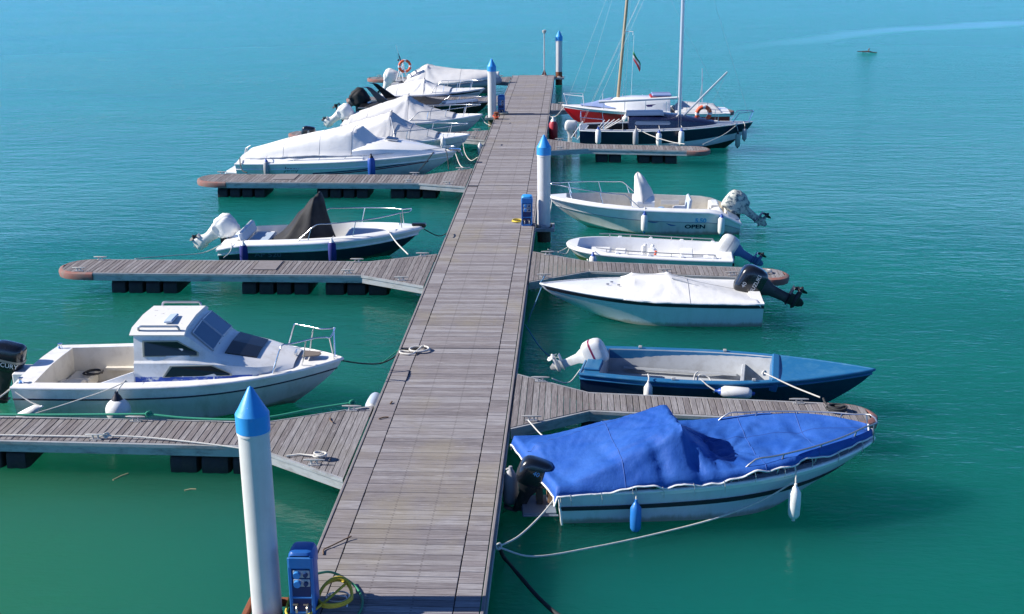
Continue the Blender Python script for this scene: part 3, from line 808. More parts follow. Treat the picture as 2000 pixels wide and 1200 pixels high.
        st = [(0, 'd'), (xa, 'd'), (xa + .002, 'c')]
        k = max(6, int(ns * (xb - xa) / s.L))
        st += [(xa + (xb - xa) * i / k, 'c') for i in range(1, k)] + [(xb, 'c'), (xb + .002, 'd')]
        k2 = max(5, int(ns * (s.L - xb) / s.L))
        st += [(xb + (s.L - xb) * (1 - (1 - i / k2) ** 1.5), 'd') for i in range(1, k2 + 1)]
        for x, kd in st:
            h = R_(x, kd); rings.append(h + [(p[0], -p[1], p[2]) for p in h[::-1][1:]])
        b = MB(); nn = len(rings[0])
        b.loft(rings, close=False)
        fi = 0
        for a in range(len(st) - 1):
            for j in range(nn - 1):
                if st[a][1] == 'c' and st[a + 1][1] == 'c' and 2 <= j <= nn - 4:
                    b.m[fi] = 2 if 3 <= j <= nn - 5 else 1
                elif st[a][1] != st[a + 1][1] and 2 <= j <= nn - 4: b.m[fi] = 1
                fi += 1
        b.f = [f[::-1] for f in b.f]
        return b.build(name, mats, parent, True, 30)
def outboard(parent, x, z, tilt=20, s=1.0, cm=None, lm=None, pm=None, y=0.0, letters=None, lcol=None, cover=None, stripe=None, yaw=0.0, lsize=.1, steer=False, lside=-1):
    """outboard_motor > cowl is its own mesh; drive_leg, propeller, clamp_bracket are its sub-parts"""
    cm = cm or M_motor; lm = lm or M_motorleg; pm = pm or M_prop
    M = Matrix.Translation((x, y, z)) @ Matrix.Rotation(yaw, 4, 'Z') @ Matrix.Rotation(R(tilt), 4, 'Y') @ Matrix.Scale(s, 4)
    def T(b):
        b.v = [tuple(M @ Vector(p)) for p in b.v]; return b
    b = MB(); rings = []
    prof = [(.02, .74, .80, -.02), (.07, .90, .92, -.01), (.20, 1.0, 1.0, 0), (.36, .98, 1.0, .0), (.46, .93, .96, .015), (.52, .82, .84, .03), (.55, .62, .62, .04), (.56, .3, .3, .05)]
    if cover: prof = [(-.10, .66, .72, -.03), (-.04, .80, .84, -.03), (.02, .86, .90, -.02), (.10, 1.0, 1.04, -.01), (.20, 1.04, 1.08, 0), (.30, 1.04, 1.07, 0), (.40, 1.0, 1.03, .0), (.48, .95, .97, .02), (.54, .84, .84, .04), (.575, .60, .58, .05), (.58, .3, .3, .06)]
    for (zz, kx, ky, xo) in prof:
        ring = []
        for j in range(40):
            a = 2 * PI * j / 40; c, d = math.cos(a), math.sin(a)
            px = -.24 + xo + math.copysign(abs(c) ** .52, c) * .33 * kx; py = math.copysign(abs(d) ** .58, d) * .20 * ky
            if cover:
                nz = noise.noise((px * 7 + x, py * 7 + y, zz * 5)) * .045 + .03 * (abs(math.sin(j * .63 + zz * 7 + 2 * noise.noise((zz * 4, j * .2, x)))) - .6)
                px *= 1; px += nz * c; py += nz * d
            ring.append((px, py, zz))
        rings.append(ring)
    b.loft(rings, True, True)
    o = T(b).build('outboard_motor', cover or cm, parent, True, 50)
    if stripe:
        q = MB(); q.loft([[(px * 1.0, py * 1.012, zz) for px, py, zz in [(p[0] - .004 * (1 if p[0] < -.24 else -1), p[1], p[2]) for p in [(lerp(a_[0], b_[0], f), lerp(a_[1], b_[1], f), lerp(a_[2], b_[2], f)) for a_, b_ in zip(rings[2], rings[3])]]] for f in (.15, .45)], True)
        T(q).build('cowl_stripe', stripe, o, True)
    q = MB()
    if cover is C_white:      # the bag reaches down over the leg
        rr = []
        for zz, w_, d_ in ((.02, .24, .15), (-.12, .20, .13), (-.3, .15, .11), (-.5, .15, .10), (-.62, .20, .11), (-.74, .22, .10), (-.86, .17, .06)):
            rr.append([(-.27 + w_ * math.cos(a) * (1 + .12 * math.sin(5 * a + zz * 11)), d_ * math.sin(a) * (1 + .12 * math.sin(4 * a + zz * 9)), zz + .02 * math.sin(3 * a)) for a in [2 * PI * k / 22 for k in range(22)]])
        q.loft(rr, True, True)
    q.loft([[(-.24 + dx * kx, dy * ky, zz) for dx, dy in ((.17, -.1), (.2, 0), (.17, .1), (-.1, .11), (-.2, .04), (-.2, -.04), (-.1, -.11))] for zz, kx, ky in ((.03, 1.05, 1.2), (-.06, .95, 1.0), (-.2, .62, .62), (-.5, .52, .45), (-.62, .55, .36))], True, True)
    q.box((-.32, 0, -.60), (.42, .19, .016), bev=.006)
    q.loft([[(-.26 + dx * kx, dy * ky, zz) for dx, dy in ((.12, 0), (.05, .04), (-.12, .02), (-.12, -.02), (.05, -.04))] for zz, kx, ky in ((-.6, 1.1, 1.1), (-.72, 1, 1), (-.86, .8, .5), (-.95, .35, .2))], True, True)
    q.lathe([(.01, .02), (.045, -.03), (.062, -.12), (.062, -.28), (.045, -.36)], (-.1, 0, -.76), 'x', 14)
    T(q).build('drive_leg', cover if cover is C_camo else lm, o, True, 45)
    q = MB(); q.lathe([(.045, -.46), (.05, -.5), (.045, -.56), (.012, -.60)], (0, 0, -.76), 'x', 12)
    for k in range(3):
        a0 = k * 2 * PI / 3 + .3
        pts = []
        for rr, da, dx in ((.04, -.35, -.49), (.10, -.62, -.475), (.15, -.4, -.48), (.165, .05, -.51), (.13, .45, -.545), (.04, .35, -.55)):
            pts.append((dx, rr * math.cos(a0 + da), -.76 + rr * math.sin(a0 + da)))
        q.poly(pts, .012, (1, 0, 0))
    T(q).build('propeller', pm, o, True, 40)
    q = MB()
    M2 = Matrix.Translation((x, y, z)) @ Matrix.Scale(s, 4)
    for sy in (-.1, .1): q.box((-.03, sy, -.12), (.12, .03, .34), bev=.008)
    q.box((-.06, 0, -.02), (.07, .22, .07), bev=.01)
    q.v = [tuple(M2 @ Vector(p)) for p in q.v]
    q.build('clamp_bracket', M_motorleg, o)
    if steer:
        T(MB().tube([(.05, 0, .02), (.3, .02, .06), (.52, .03, .08)], [.02, .018, .022], 8)).build('tiller', M_motorleg, o, True)
    if letters:
        for (txt, px, pz, sz, mm) in letters:
            me = textmesh(txt, sz, mm)
            for v in me.vertices:
                tx, ty = v.co.x, v.co.y
                zz = pz + ty; xx = px + (tx if lside < 0 else -tx)
                # find the cowl half width here
                c = clamp(abs((xx + .24) / .33), 0, .98); w_ = .20 * (1 - c ** (2 / .52)) ** (.58 / 2)
                v.co = M @ Vector((xx, lside * (w_ * 1.0 + .006), zz))
            link('lettering', me, o)
    return o
def textmesh(txt, size, m, align='CENTER', bold=0.0):
    cu = bpy.data.curves.new('lettering', 'FONT')
    cu.body = txt; cu.size = size; cu.align_x = align; cu.align_y = 'CENTER'; cu.offset = bold; cu.resolution_u = 3
    o = bpy.data.objects.new('lettering', cu)
    col.objects.link(o)
    dg = bpy.context.evaluated_depsgraph_get()
    me = bpy.data.meshes.new_from_object(o.evaluated_get(dg))
    bpy.data.objects.remove(o); bpy.data.curves.remove(cu)
    me.materials.clear(); me.materials.append(m)
    return me
def hulltext(h, parent, txt, x, z, size, m, side=-1, bold=0.0, slant=0.0, xs=1.0):
    me = textmesh(txt, size, m, bold=bold)
    for v in me.vertices:
        tx, ty = v.co.x * xs, v.co.y
        X = x + (tx + slant * ty) * (1 if side < 0 else -1); Z = z + ty
        v.co = (X, side * (h.side_at(X, Z) + .007), Z)
    return link('lettering', me, parent)
def pulpit(h, parent, t0, height, m=None, r=0.013, inset=0.08, posts=(0.15, 0.5, 0.85), name='bow_rail', dz=0.0, bowx=0.0, flat=0.14, mid=False, lean=0.0, gap=False):
    """steel bow rail: a loop round the bow on posts"""
    m = m or M_steel
    b = MB(); k = 12
    S = []
    for i in range(k + 1):
        t = lerp(t0, 0.985, i / k); hb = max(h.hb(t) - inset, flat)
        rise = height * sstep(0, .16, i / k)
        S.append((h.L * t + bowx * (i / k) ** 3, hb + lean * sstep(0, .16, i / k), h.zs(t) + dz + rise))
    if gap:
        for sg in (1, -1): b.tube([(p[0], p[1] * sg, p[2]) for p in S], r, 8)
    else:
        b.tube(smoothpts(S + [(p[0], -p[1], p[2]) for p in S[::-1]], 2), r, 8)
    for f in posts:
        i = f * k; i0 = int(i); p = Vector(S[i0]).lerp(Vector(S[min(k, i0 + 1)]), i - i0)
        t = lerp(t0, .985, f)
        for sg in (1, -1):
            b.tube([(p[0] - .10 * (1 if f < .9 else -0.3), sg * min(p[1], max(h.hb(t) - inset * .6, .05)), h.zs(t) + dz), (p[0], p[1] * sg, p[2])], r * .85, 6)
    return b.build(name, m, parent, True, 60)
def tarp(name, parent, m, x0, x1, hw, ze, pins, sag=0.0, nu=64, nv=33, peaks=(), skirt=0.12, wav=0.03, hem=None, endz=None, wr=1.0, taut=0.6, nz=1.0, seams=(), vseams=(), seam_m=None, eyelets=0, dents=(), floor=None, thick=0.006, seed=0, skew=None, stern_skirt=0.0):
    """a cover stretched over supports: solved as a membrane held at the edges and on the pins"""
    us = np.linspace(0, 1, nu); vs_ = np.linspace(-1, 1, nv)
    X = np.array([[lerp(x0, x1, u) for v in vs_] for u in us])
    HW = np.array([hw(lerp(x0, x1, u)) for u in us])
    Y = HW[:, None] * vs_[None, :]
    if skew:
        for i in range(nu):
            for j in range(nv): X[i, j] += skew(us[i], vs_[j])
    Zb = np.array([[ze(lerp(x0, x1, u), v) for v in vs_] for u in us])
    Z = Zb.copy(); fix = np.zeros((nu, nv), bool)
    fix[:, 0] = fix[:, -1] = True; fix[0, :] = fix[-1, :] = True
    for pl in pins:
        for a, b in zip(pl[:-1], pl[1:]) if len(pl) > 1 else [(pl[0], pl[0])]:
            for k in range(41):
                p = [lerp(a[c], b[c], k / 40) for c in range(3)]
                i = int(round(clamp((p[0] - x0) / (x1 - x0)) * (nu - 1))); h_ = max(HW[i], .05)
                j = int(round((clamp(p[1] / h_, -1, 1) + 1) / 2 * (nv - 1)))
                Z[i, j] = p[2]; fix[i, j] = True
    dx = abs(x1 - x0) / (nu - 1); dy = np.maximum(2 * HW / (nv - 1), .01)[1:-1, None]
    wx, wy = 1 / dx ** 2, 1 / dy ** 2
    inner = ~fix[1:-1, 1:-1]
    for it in range(900):
        new = (wx * (Z[2:, 1:-1] + Z[:-2, 1:-1]) + wy * (Z[1:-1, 2:] + Z[1:-1, :-2]) - sag) / (2 * wx + 2 * wy)
        Z[1:-1, 1:-1] = np.where(inner, lerp(Z[1:-1, 1:-1], new, 1.0), Z[1:-1, 1:-1])
    # taut cloth: straight lines from every support to the edge, blended with the slack membrane
    cone = Zb.copy()
    U, V = np.meshgrid(us, vs_, indexing='ij')
    for pl in pins:
        S = []
        for a, b in (zip(pl[:-1], pl[1:]) if len(pl) > 1 else [(pl[0], pl[0])]):
            S += [[lerp(a[c], b[c], k / 5) for c in range(3)] for k in range(6)]
        for p in S:
            u0 = clamp((p[0] - x0) / (x1 - x0), .01, .99); v0 = clamp(p[1] / max(hw(p[0]), .05), -.97, .97)
            du, dv = U - u0, V - v0
            with np.errstate(divide='ignore', invalid='ignore'):
                ku = np.where(du > 1e-9, (1 - u0) / du, np.where(du < -1e-9, -u0 / du, 1e9))
                kv = np.where(dv > 1e-9, (1 - v0) / dv, np.where(dv < -1e-9, (-1 - v0) / dv, 1e9))
            k = np.minimum(ku, kv)
            ub, vb = np.clip(u0 + du * np.minimum(k, 1e6), 0, 1), np.clip(v0 + dv * np.minimum(k, 1e6), -1, 1)
            eb = Zb[np.rint(ub * (nu - 1)).astype(int), np.rint((vb + 1) / 2 * (nv - 1)).astype(int)]
            cone = np.maximum(cone, lerp(p[2], eb, np.clip(1 / k, 0, 1)))
    tw = np.array([[taut(X[i, j], Y[i, j]) if callable(taut) else taut for j in range(nv)] for i in range(nu)])
    Z = np.where(fix, Z, Z + tw * np.maximum(cone - Z, 0))
    if floor is not None: Z = np.maximum(Z, floor)
    for i in range(nu):
        for j in range(nv):
            x, y = X[i, j], Y[i, j]; dz = 0.0
            ed = min(1.0, 4 * (1 - abs(vs_[j])) + .25) * min(1.0, 6 * us[i] + .2, 6 * (1 - us[i]) + .2)
            for (px, py, A, k, r0) in peaks:
                r = math.hypot(x - px, y - py); th = math.atan2(y - py, x - px)
                g = math.sin(k * th + 1.7 * noise.noise((th * 1.3, seed, 0)) * 3 + seed) * .6 + .4 * math.sin(k * 1.9 * th + seed * 2.1)
                dz += A * g * (r / (r + .18)) * math.exp(-r / r0)
            for (px, py, sx_, sy_, A) in dents:
                Z[i, j] -= A * math.exp(-((x - px + .35 * (y - py)) / sx_) ** 2 - ((y - py) / sy_) ** 2)
            dz += nz * (.016 * noise.noise((x * 1.3 + seed, y * 1.8, seed)) + .006 * noise.noise((x * 4.5, y * 4.0 + seed, 3)))
            Z[i, j] += dz * ed * wr
    # skirt hanging over the edges
    rows = []
    for i in range(nu):
        x = X[i, 0]
        dl = skirt * (1 + wav / .03 * .12 * math.sin(x * 3.1 + seed) + wav / .03 * .42 * noise.noise((x * 1.5, seed, 1)) + wav / .03 * .15 * noise.noise((x * 5, seed, 1)))
        dr = skirt * (1 + wav / .03 * .12 * math.sin(x * 2.7 + 2 + seed) + wav / .03 * .42 * noise.noise((x * 1.7, seed, 5)) + wav / .03 * .15 * noise.noise((x * 5, seed, 5)))
        fl1 = .02 + .03 * (noise.noise((x * 4, seed, 9)) + .3)
        row = [(X[i, 0], Y[i, 0] - fl1 - .02, Z[i, 0] - dl), (X[i, 0], Y[i, 0] - fl1 * .8 - .012, Z[i, 0] - dl * .5)]
        row += [(X[i, j], Y[i, j], Z[i, j]) for j in range(nv)]
        row += [(X[i, -1], Y[i, -1] + fl1 * .8 + .012, Z[i, -1] - dr * .5), (X[i, -1], Y[i, -1] + fl1 + .02, Z[i, -1] - dr)]
        rows.append(row)
    if stern_skirt:
        sgn = -1 if x1 > x0 else 1
        rows.insert(0, [(p[0] + sgn * (.05 + .02 * noise.noise((p[1] * 3, seed, 2))), p[1], p[2] - stern_skirt * (1 + .3 * noise.noise((p[1] * 4, seed, 7)))) for p in rows[0]])
    b = MB(); b.loft(rows, close=False)
    if x1 > x0: pass
    else: b.f = [f[::-1] for f in b.f]
    o = b.build(name, m, parent, True, 80)
    sd = o.modifiers.new('thickness', 'SOLIDIFY'); sd.thickness = thick; sd.offset = 0
    so_ = 1 if stern_skirt else 0
    for us_ in seams:
        P = rows[so_ + int(round(us_ * (nu - 1)))]
        MB().tube([(p[0], p[1], p[2] + .003) for p in P], .008, 4).build('seam', seam_m or M_seam, o, True)
    for vs2 in vseams:
        j = 2 + int(round((vs2 + 1) / 2 * (nv - 1)))
        MB().tube([(r[j][0], r[j][1], r[j][2] + .003) for r in rows[so_:]], .008, 4).build('seam', seam_m or M_seam, o, True)
    for k in range(eyelets):
        i = so_ + int((k + .5) / eyelets * (nu - 1))
        for e, sg in ((0, -1), (-1, 1)):
            p = rows[i][e]; q0 = rows[i][e + (1 if e == 0 else -1)]
            c = Vector(p).lerp(Vector(q0), .35)
            MB().tube([c + Vector((0, sg * .012, 0)), c + Vector((.02, sg * .03, -.08)), c + Vector((.03, -sg * .02, -.2))], .006, 5).build('tie_cord', M_rope, o, True)
    if hem:
        q = MB()
        lo = [r[0] for r in rows]; hi = [r[-1] for r in rows]
        q.tube(lo + rows[-1][1:-1:2] + hi[::-1], .016, 6)
        q.tube(rows[0][::2], .016, 6)
        q.build('hem', hem, o, True, 60)
    return o
def fender(label, loc, m=None, kind='cyl', s=1.0, tie=None, end=None, tilt=(0, 0, 0), group='boat fenders', rope=None):
    """a fender hanging from a lanyard: body, coloured ends, lanyard"""
    m = m or M_fw; end = end or M_fb
    t = thing('fender', label, 'fender', loc, 0, group)
    t.rotation_euler = tilt
    if kind == 'cyl':
        MB().lathe([(.02, -.30 * s), (.07 * s, -.285 * s), (.105 * s, -.22 * s), (.11 * s, 0), (.105 * s, .2 * s), (.07 * s, .26 * s)], n=18).build('body', m, t, True, 60)
        MB().lathe([(.071 * s, .255 * s), (.05 * s, .30 * s), (.028 * s, .32 * s), (.025 * s, .37 * s), (.012 * s, .375 * s)], n=14).build('top_eye', end, t, True, 60)
        MB().lathe([(.008, -.35 * s), (.03 * s, -.345 * s), (.035 * s, -.30 * s), (.068 * s, -.283 * s)], n=14).build('bottom_eye', end, t, True, 60)
        top = .37 * s
    else:
        prof = [(max(.01, .22 * s * math.sin(PI * k / 14)), -.22 * s * math.cos(PI * k / 14)) for k in range(0, 13)]
        MB().lathe(prof, n=24).build('body', m, t, True, 60)
        MB().lathe([(.10 * s, .19 * s), (.07 * s, .26 * s), (.035 * s, .31 * s), (.03 * s, .35 * s)], n=16).build('top_eye', end, t, True, 60)
        top = .35 * s
    if tie:
        Mi = Matrix.Translation(loc) @ t.rotation_euler.to_matrix().to_4x4()
        p = Mi.inverted() @ Vector(tie)
        MB().tube(smoothpts([(0, 0, top - .02), (p.x * .4 + .01, p.y * .4, lerp(top, p.z, .5)), tuple(p)], 4), .012, 6).build('lanyard', rope or M_rope, t, True)
    return t
def rope(label, pts, r=0.013, m=None, smooth=True, name='mooring_rope', knots=()):
    P = smoothpts(pts, 6) if smooth else [Vector(p) for p in pts]
    o = Vector(P[0])
    b = MB(); b.tube([p - o for p in P], r, 7)
    for i in knots:
        c = Vector(pts[i]) - o
        for k in range(3):
            b.tube([c + Vector((math.cos(a) * .035, math.sin(a + k) * .03, math.sin(a) * .03 + .01 * k)) for a in [2 * PI * j / 10 for j in range(10)]], r * .95, 6, closed=True)
    ob = b.build(name, m or M_rope, None, True, 70, loc=o)
    return tag(ob, label, 'rope', 'mooring ropes')
def coil(cx, cy, z, rx, ry, turns, r, seed=0, rot=0.0):
    pts = []
    for i in range(int(turns * 18)):
        a = 2 * PI * i / 18; k = 1 + .16 * noise.noise((i * .11, seed, 0)) - .02 * i / 18
        x = math.cos(a) * rx * k + .06 * noise.noise((i * .05, seed, 3)); y = math.sin(a) * ry * k + .05 * noise.noise((i * .05, seed, 8))
        pts.append((cx + x * math.cos(rot) - y * math.sin(rot), cy + x * math.sin(rot) + y * math.cos(rot), z + r + r * 1.1 * (i / 18) * .8 + .012 * noise.noise((i * .2, seed, 5))))
    return pts
def boat(label, loc, heading, cat='boat', name='motor_boat'):
    return thing(name, label, cat, (loc[0], loc[1], 0), R(heading), 'boats moored along the pontoon')

# ================================================================= CABIN BOAT (left, near)
def cabin_boat():
    t = boat('white cabin boat with dark windows, open stern cockpit and black engine lettered MERCURY', (-10.15, 21.25), 1.5, 'cabin boat', 'cabin_boat')
    h = Hull(5.85, 2.45, .74, .90, rake=1.4, tr=.93, bp=2.5, bq=.95, fl=.9, cy=.86)
    h.shell(t, [M_hullold, M_gelold], (.80, 1.0))
    h.rail(t, M_rub, .018, .80, name='rub_rail')
    h.rail(t, M_gelold, .035, 1.0, name='gunwale_moulding', transom=False)
    h.deck(t, [M_gelold, M_cream, M_floorold], .36, 2.4, .20, .10, crown=.05, coam=.02)
    # cockpit fittings
    q = MB(); q.box((.62, -.15, .26), (.5, .7, .32), bev=.04); q.box((.62, .62, .22), (.46, .5, .24), bev=.04)
    q.build('engine_well', M_cream, t)
    q = MB()
    for x, y in ((.95, -.28), (1.05, -.22), (1.0, -.05)): q.lathe([(.05, 0), (.05, .012)], (x, y, .102), n=10)
    q.build('drain_cap', M_black, t)
    q = MB(); q.box((1.6, .93, .36), (1.2, .12, .06)); q.box((1.75, .95, .50), (.05, .10, .24)); q.build('side_shelf', M_cream, t)
    q = MB(); q.tube(coil(.85, .62, .36, .17, .14, 2.2, .018, 3), .018, 6); q.build('cable_coil', M_roped, t, True)
    for x, y in ((.12, .95), (.12, -.95)): MB().lathe([(.05, 0), (.03, .04), (.03, .08), (.05, .1)], (x, y, h.zs(0) + .03), n=10).build('stern_bollard', M_steel, t, True)
    # cabin shell
    def cr(x, P): return [(x, y, z) for y, z in P] + [(x, -y, z) for y, z in P[::-1][1:]]
    S = [(2.22, 1.0, .78, .94, 1.14, .90, 1.18, .80, 1.63, .64, 1.69, 1.72),
         (2.35, 1.0, .78, .94, 1.14, .90, 1.18, .805, 1.65, .66, 1.72, 1.75),
         (3.10, .99, .78, .93, 1.14, .89, 1.18, .80, 1.63, .64, 1.70, 1.73),
         (3.20, .98, .79, .92, 1.135, .885, 1.175, .79, 1.60, .63, 1.665, 1.695),
         (3.66, .95, .80, .88, 1.10, .84, 1.13, .78, 1.215, .66, 1.26, 1.29),
         (3.71, .94, .80, .875, 1.09, .83, 1.12, .76, 1.19, .64, 1.23, 1.265),
         (4.40, .82, .84, .75, 1.00, .71, 1.02, .64, 1.055, .52, 1.08, 1.10),
         (4.85, .62, .88, .52, .955, .46, .97, .38, .985, .25, .995, 1.0),
         (5.02, .5, .90, .40, .935, .34, .945, .28, .95, .2, .955, .96)]
    rings = [cr(s[0], [(s[1], s[2]), (s[3], s[4]), (s[5], s[6]), (s[7], s[8]), (s[9], s[10]), (0, s[11])]) for s in S]
    b = MB(); b.loft([r[::-1] for r in rings], close=False); b.f.append(tuple(range(11)))
    b.m.append(0)
    cabin = b.build('cabin', M_gelold, t, True, 28)
    def sy(x, z):                # cabin side half width
        for a, c in zip(S[:-1], S[1:]):
            if a[0] <= x <= c[0]:
                k = (x - a[0]) / (c[0] - a[0]); s = [lerp(p, q_, k) for p, q_ in zip(a, c)]
                pts = [(s[1], s[2]), (s[3], s[4]), (s[5], s[6]), (s[7], s[8]), (s[9], s[10])]
                for (y0, z0), (y1, z1) in zip(pts[:-1], pts[1:]):
                    if z0 <= z <= z1: return lerp(y0, y1, (z - z0) / (z1 - z0))
                return pts[-1][0]
        return .5
    # roof slab
    MB().loft([[(x, y, z) for y, z in ((.83, 1.63), (.85, 1.655), (.66, 1.74), (0, 1.775), (-.66, 1.74), (-.85, 1.655), (-.83, 1.63))] for x in (2.16, 3.16)], True, True).build('roof', mat('stained_roof_gelcoat', (.74, .73, .70), .5, 0, 1.0, (.10, .07, .05), 4.5, lo=.60, hi=.72), t, True, 20)
    for sg in (-1, 1):
        q = MB(); q.tube(smoothpts([(2.30, .74 * sg, 1.71), (2.33, .75 * sg, 1.78), (2.5, .75 * sg, 1.785), (2.9, .75 * sg, 1.785), (3.02, .75 * sg, 1.78), (3.05, .74 * sg, 1.71)], 4), .022, 8)
        q.build('roof_rail', M_dsteel, t, True)
    MB().box((2.78, -.30, 1.795), (.16, .44, .05), ry=-.1, bev=.015).build('roof_vent', M_shade, t)
    # side windows with pale rims
    for sg in (-1, 1):
        for P in ([(2.42, 1.27), (2.42, 1.52), (3.02, 1.52), (3.36, 1.33), (3.36, 1.27)], [(2.78, .90), (2.92, 1.08), (3.62, 1.08), (3.94, .93), (3.94, .90)]):
            cxm = sum(p[0] for p in P) / len(P); czm = sum(p[1] for p in P) / len(P)
            rim = [(cxm + (x - cxm) * 1.07, sg * (sy(x, z) + .004), czm + (z - czm) * 1.18) for x, z in P]
            pane = [(x, sg * (sy(x, z) + .010), z) for x, z in P]
            if sg > 0: rim.reverse(); pane.reverse()
            o = MB().poly(rim, .012, (0, sg, 0)).build('side_window', mat('yellowed_window_seal', (.42, .40, .30), .6), t)
            MB().poly(pane, .012, (0, sg, 0)).build('pane', M_glass, o)
    # windscreen: frame and three panes lying on the slope
    def ws(y, f):       # f: 0 top .. 1 bottom
        x = lerp(3.21, 3.65, f); zt = lerp(1.687, 1.287, f); zc = lerp(1.655, 1.257, f)
        return (x + .012, y, lerp(zt, zc, abs(y) / .64) + .012)
    fr = MB()
    for y0, y1 in ((-.66, -.02), (.02, .66)):
        for a, c in (((y0, .08), (y1, .08)), ((y0 * 1.04, .9), (y1 * 1.04, .9)), ((y0, .08), (y0 * 1.04, .9)), ((y1, .08), (y1 * 1.04, .9))):
            fr.tube([ws(*a), ws(*c)], .018, 6)
    wo_ = fr.build('windscreen', M_dsteel, t, True)
    for y0, y1 in ((-.66, -.02), (.02, .66)):
        MB().poly([ws(y0, .08), ws(y0 * 1.04, .9), ws(y1 * 1.04, .9), ws(y1, .08)], .008, (1, 0, 1)).build('pane', mat('windscreen_glass', (.05, .12, .2), .05, 0, spec=.9), wo_)
    MB().tube([ws(-.3, .95), ws(-.15, .45)], .008, 5).build('wiper', M_black, wo_)
    # smoked hatch on the sloping front
    def sl(x, y):
        for a, c in zip(S[4:-1], S[5:]):
            if a[0] <= x <= c[0]:
                k = (x - a[0]) / (c[0] - a[0]); zt = lerp(a[11], c[11], k); z9 = lerp(a[10], c[10], k); y9 = lerp(a[9], c[9], k)
                return (x, y, lerp(zt, z9, abs(y) / y9) + .006)
    q = MB(); P = [sl(3.80, -.60), sl(3.80, .0), sl(3.80, .60), sl(4.36, .50), sl(4.36, 0), sl(4.36, -.50)]
    q.poly(P, .018, (.25, 0, 1)); q.build('deck_hatch', M_smoke, t)
    # worn stripe under the cabin
    for sg in (-1, 1):
        b = MB(); rr = []
        for x in np.linspace(2.24, 5.0, 16):
            k = (x - 2.24) / 2.76
            z0, z1 = .80 + .06 * k, .80 + .06 * k + lerp(.10, .015, k)
            s0, s1 = sy(x, z0) + .004, sy(x, z1) + .004
            rr.append([(x, sg * s0, z0), (x, sg * s1, z1), (x, sg * (s1 - .02), z1), (x, sg * (s0 - .02), z0)])
        b.loft(rr, True, True); b.build('side_stripe', M_bluestripe, t)
    # coaming wings sloping down into the cockpit
    for sg in (-1, 1):
        MB().poly([(1.55, sg * .99, .77), (2.22, sg * .99, .77), (2.22, sg * .97, 1.0)], .03, (0, sg, 0)).build('cockpit_wing', M_gelold, t)
    # anchor locker, cleat, bow fittings
    MB().poly([(5.12, -.17, .985), (5.42, -.11, .985), (5.46, 0, .985), (5.42, .11, .985), (5.12, .17, .985)], .02).build('anchor_locker', mat('bare_locker', (.16, .13, .11), .8), t)
    MB().tube([(4.98, -.10, 1.04), (4.98, .10, 1.04)], .016, 6).box((4.98, 0, 1.01), (.05, .06, .05)).build('deck_cleat', M_steel, t, True)
    pulpit(h, t, .80, .50, M_steel, .015, .10, (.10, .55, .97), flat=.26, bowx=-.06, dz=.02)
    MB().box((-.18, 0, .55), (.36, .5, .3), bev=.03).build('engine_bracket', M_gelold, t)
    outboard(t, -.34, .62, 14, 1.0, letters=[('MERCURY', -.24, .17, .125, M_whitetrim)], stripe=mat('cowl_graphic', (.30, .27, .22), .35))
    q = MB(); q.lathe([(.03, -.30), (.085, -.26), (.10, 0), (.085, .26), (.03, .30)], (0, 0, 0), 'x', 14)
    MB().box((-.004, 0, .62), (.012, 1.2, .2)).build('transom_plate', M_shade, t)
    return t, h
cabin_boat()
fender('big white ball fender with dark top at the cabin boat side', (-8.02, 19.72, .50), M_fw, 'ball', 1.0, (-7.95, 20.03, .95), M_fblack)
fender('white sausage fender lying against the cabin boat stern quarter', (-9.72, 19.86, .36), M_fw, 'cyl', .9, (-9.98, 19.98, .72), M_fw, (0, R(62), R(-8)))

